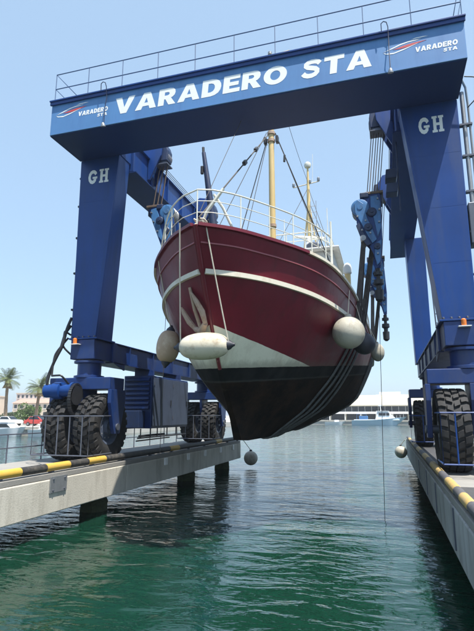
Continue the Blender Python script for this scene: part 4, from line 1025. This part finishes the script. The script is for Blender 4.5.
def palm(x, y, h, label, seed):
    random.seed(seed); root = empty('palm_tree', (x,y,1.05)); tag(root, label, 'palm tree', 'palm trees on the left quay')
    pts = [(x+.25*math.sin(t*2.2+seed), y, 1.0+t*h) for t in np.linspace(0,1,10)]
    MB().tube(pts, [.30-.10*t+(.03 if i % 2 else 0) for i, t in enumerate(np.linspace(0,1,10))], 10).build('trunk', 'bark', root, smooth=True)
    top = Vector(pts[-1]); MB().lathe([(.2,-.9),(.42,-.4),(.46,0),(.25,.35),(.05,.5)], Mt(top), 12).build('crown_shaft', 'palm_dry', root, smooth=True)
    o = MB()
    for k in range(44):
        az = random.uniform(0,6.283); el = random.uniform(-.25,1.35); L = random.uniform(2.2,3.0)
        d = Vector((math.cos(az)*math.cos(el), math.sin(az)*math.cos(el), math.sin(el)))
        pr_ = top+Vector((0,0,.2)); n = 13; vel = d.copy(); prev = pr_
        for i in range(n):
            vel = (vel+Vector((0,0,-.05-.006*i))).normalized(); cur = prev+vel*(L/n); sd_ = vel.cross(Vector((0,0,1)))
            if sd_.length < .05: sd_ = Vector((1,0,0))
            sd_.normalize(); ln = .62*math.sin(math.pi*(.12+.85*i/n))+.08
            for s in (-1,1):
                tip = prev+sd_*s*ln+vel*ln*.55+Vector((0,0,-.22*ln)); kk = len(o.v)
                o.v += [tuple(prev), tuple(prev+vel*.10), tuple(tip), tuple(tip-vel*.04)]; o.f.append((kk,kk+1,kk+2,kk+3))
            kk = len(o.v); w = sd_*.03; o.v += [tuple(prev-w), tuple(prev+w), tuple(cur+w*.7), tuple(cur-w*.7)]; o.f.append((kk,kk+1,kk+2,kk+3))
            prev = cur
    o.build('crown', 'palm_leaf', root)
    o = MB()
    for k in range(16):
        az = random.uniform(0,6.28); d = Vector((math.cos(az),math.sin(az),0)); a = top+d*.3+Vector((0,0,-.1)); b = a+d*.5+Vector((0,0,-1.1)); w = d.cross(Vector((0,0,1)))*.22
        kk = len(o.v); o.v += [tuple(a-w*.3),tuple(a+w*.3),tuple(b+w),tuple(b-w)]; o.f.append((kk,kk+1,kk+2,kk+3))
    o.build('dry_fronds', 'palm_dry', root)
palm(-61.6, 70, 7.4, 'taller palm tree at the left edge of the picture', 3)
palm(-55.4, 70, 6.0, 'shorter palm tree next to the lift, right of the taller palm', 11)
random.seed(5)
def bush(x, y, r, h, label, m, n=2600):
    root = empty('bush', (x,y,1.05)); tag(root, label, 'bush')
    for k in range(4): MB().tube([(x,y,1.0),(x+random.uniform(-.6,.6)*r*.5,y+random.uniform(-.4,.4),1.0+h*.55)], [.12,.05], 6).build('stem', 'bark', root)
    leafcloud((x,y,1.05+h*.55), (r,r*.7,h*.62), n, .16, m, 'foliage', root)
bush(-62.5, 77, 2.5, 3.4, 'rounded green shrub between the two palm trunks', 'bush_leaf', 4200)
bush(-68.8, 79, 2.2, 2.1, 'low dark shrub left of the rounded green shrub', 'bush_leaf_dark')
bush(-57.0, 80, 1.9, 2.6, 'dark green shrub behind the shorter palm', 'bush_leaf_dark')
bush(-53.0, 82, 2.0, 2.2, 'low shrub beside the left front tyres of the lift', 'bush_leaf_dark')
def bldg(x0, x1, y0, y1, h, m, label, rows, cols, roofm='roof_tile', pitched=False):
    root = empty('apartment_building', ((x0+x1)/2, y0, 1.0)); tag(root, label, 'building')
    MB().box(x0,x1,y0,y1,1.0,h).build('wall', m, root)
    if pitched:
        c = (y0+y1)/2; MB().add([(x0-.4,y0-.5,h),(x1+.4,y0-.5,h),(x1+.4,c,h+1.8),(x0-.4,c,h+1.8),(x1+.4,y1+.5,h),(x0-.4,y1+.5,h)], [(0,1,2,3),(3,2,4,5),(0,3,5),(1,4,2)]).build('roof', roofm, root)
    else: MB().box(x0-.3,x1+.3,y0-.3,y1+.3,h,h+.4).build('roof', roofm, root)
    dx = (x1-x0)/cols; dz = (h-1.6)/rows
    for r in range(rows):
        for c in range(cols):
            xa = x0+(c+.28)*dx; za = 1.6+(r+.3)*dz
            w = MB().box(xa, xa+dx*.44, y0-.09, y0+.03, za, za+dz*.48).build('window', 'glass', root)
            MB().box(xa-.1, xa+dx*.44+.1, y0-.22, y0-.01, za-.18, za-.03).build('sill', 'wall_white', w)
bldg(-158, -140, 185, 200, 12.0, 'wall_pink', 'pink apartment block with flat roof behind the palms', 4, 8, 'wall_tan')
bldg(-139.5, -128, 190, 204, 12.6, 'wall_white', 'narrow white block beside the pink apartment block', 4, 5, 'wall_white')
bldg(-160, -150, 150, 160, 9.0, 'wall_white', 'white house front in the far left behind the taller palm', 3, 4, 'wall_white')
bldg(-127, -108, 195, 206, 9.6, 'wall_pink', 'low terracotta roofed row behind the shorter palm', 3, 8, 'roof_tile', True)
bldg(-138, -122, 160, 170, 7.2, 'wall_tan', 'tan house with tiled roof behind the green shrub', 2, 6, 'roof_tile', True)
bldg(-190, -161, 170, 182, 10.5, 'wall_tan', 'tan block at the extreme left edge behind the quay', 3, 9, 'wall_tan')
bldg(-107, -88, 200, 212, 9.0, 'wall_tan', 'tan tiled house row nearest the tyres of the lift', 3, 8, 'roof_tile', True)
# cars on the quay
def car(x, y, m, label, yaw_=0):
    root = empty('parked_car', (x,y,1.05)); tag(root, label, 'car', 'cars parked on the left quay'); root.rotation_euler = (0,0,yaw_)
    def B(nm, mb, mm, bev=0, parent=root): o = mb.build(nm, mm, parent, bevel=bev, org=(0,0,0), smooth=bool(bev)); return o
    B('body', MB().prism([(-2.1,.35),(2.1,.35),(2.15,.7),(1.9,.92),(.95,.98),(-1.5,1.0),(-2.12,.9)], lambda u,v,d: (u,d,v), -.86, .86), m, .08)
    B('cabin', MB().hexa([(-1.6,-.8,.98),(1.0,-.8,.98),(1.0,.8,.98),(-1.6,.8,.98)], [(-1.2,-.66,1.48),(.25,-.66,1.48),(.25,.66,1.48),(-1.2,.66,1.48)]), m, .06)
    for s in (-1, 1): B('side_window', MB().prism([(-1.35,1.02),(.75,1.02),(.18,1.43),(-1.1,1.43)], lambda u,v,d: (u,s*(.80-.13*(v-.98)/.5*1.06+d),v), .004, .02), 'glass')
    B('windscreen', MB().hexa([(.96,-.7,1.04),(1.0,-.7,1.02),(1.0,.7,1.02),(.96,.7,1.04)], [(.28,-.6,1.46),(.32,-.6,1.45),(.32,.6,1.45),(.28,.6,1.46)]), 'glass')
    for sx in (-1.3, 1.3):
        for s in (-1, 1):
            w = B('wheel', MB().lathe([(.18,-.1),(.30,-.1),(.32,-.05),(.32,.05),(.30,.1),(.18,.1)], Matrix.Translation((sx,s*.80,.32)) @ Matrix.Rotation(math.pi/2,4,'X'), 16), 'rubber_black')
            B('hub', MB().lathe([(.01,-.11),(.17,-.1),(.17,.1),(.01,.11)], Matrix.Translation((sx,s*.80,.32)) @ Matrix.Rotation(math.pi/2,4,'X'), 12), 'galv', 0, w)
car(-63.5, 68, 'car_dark', 'dark parked car with its back to the taller palm', .1)
car(-58.6, 67.5, 'car_white', 'white car parked between the palms', -.1)
car(-52.6, 67, 'car_red', 'red car parked next to the left front tyres of the lift', .05)
car(-69.0, 68, 'car_white', 'white car at the extreme left edge of the quay', .0)
# moored white motorboats along the quay
def cruiser(x0, L, y, label, m='gelcoat', dark=True):
    root = empty('motor_boat', (x0+L/2, y, 0)); tag(root, label, 'boat', 'small white boats moored along the left quay')
    boat_hull(x0, x0+L, y, 1.2, -.3, .85, 1.25, m, root)
    c = MB().hexa([(x0+L*.3,y-.9,.9),(x0+L*.75,y-.9,.95),(x0+L*.75,y+.9,.95),(x0+L*.3,y+.9,.9)], [(x0+L*.34,y-.75,1.75),(x0+L*.55,y-.75,1.75),(x0+L*.55,y+.75,1.75),(x0+L*.34,y+.75,1.75)]).build('cabin', m, root, bevel=.05)
    MB().prism([(x0+L*.36,1.15),(x0+L*.68,1.15),(x0+L*.56,1.6),(x0+L*.36,1.6)], lambda u,v,d: (u,d,v), y-.97, y-.86).build('window', 'glass', c)
    MB().box(x0+L*.32, x0+L*.6, y-.85, y+.85, 1.76, 1.84).build('roof', m if not dark else 'car_dark', c)
cruiser(-58.5, 6.2, 55.5, 'white cruiser with dark roof moored in front of the parked cars', 'gelcoat', True)
cruiser(-51.3, 5.6, 55.8, 'white motorboat moored between the cruiser and the lift tyres', 'gelcoat', False)
cruiser(-44.8, 5.2, 56, 'white motorboat moored nearest to the lift tyres', 'gelcoat', False)

# ------------------------------------------------------------------ summer haze over the harbour
hz = MB().box(-4200, 4200, -700, 6200, -7, 26).build('haze', 'ground')
hm_ = bpy.data.materials.new('haze_air'); hm_.use_nodes = True; hn_ = hm_.node_tree.nodes; hn_.clear()
ho = hn_.new('ShaderNodeOutputMaterial'); hv = hn_.new('ShaderNodeVolumePrincipled')
hv.inputs['Color'].default_value = (.86, .92, 1.0, 1); hv.inputs['Density'].default_value = .0006; hv.inputs['Anisotropy'].default_value = .25
hm_.node_tree.links.new(hv.outputs[0], ho.inputs['Volume'])
hz.data.materials.clear(); hz.data.materials.append(hm_); tag(hz, kind='stuff')
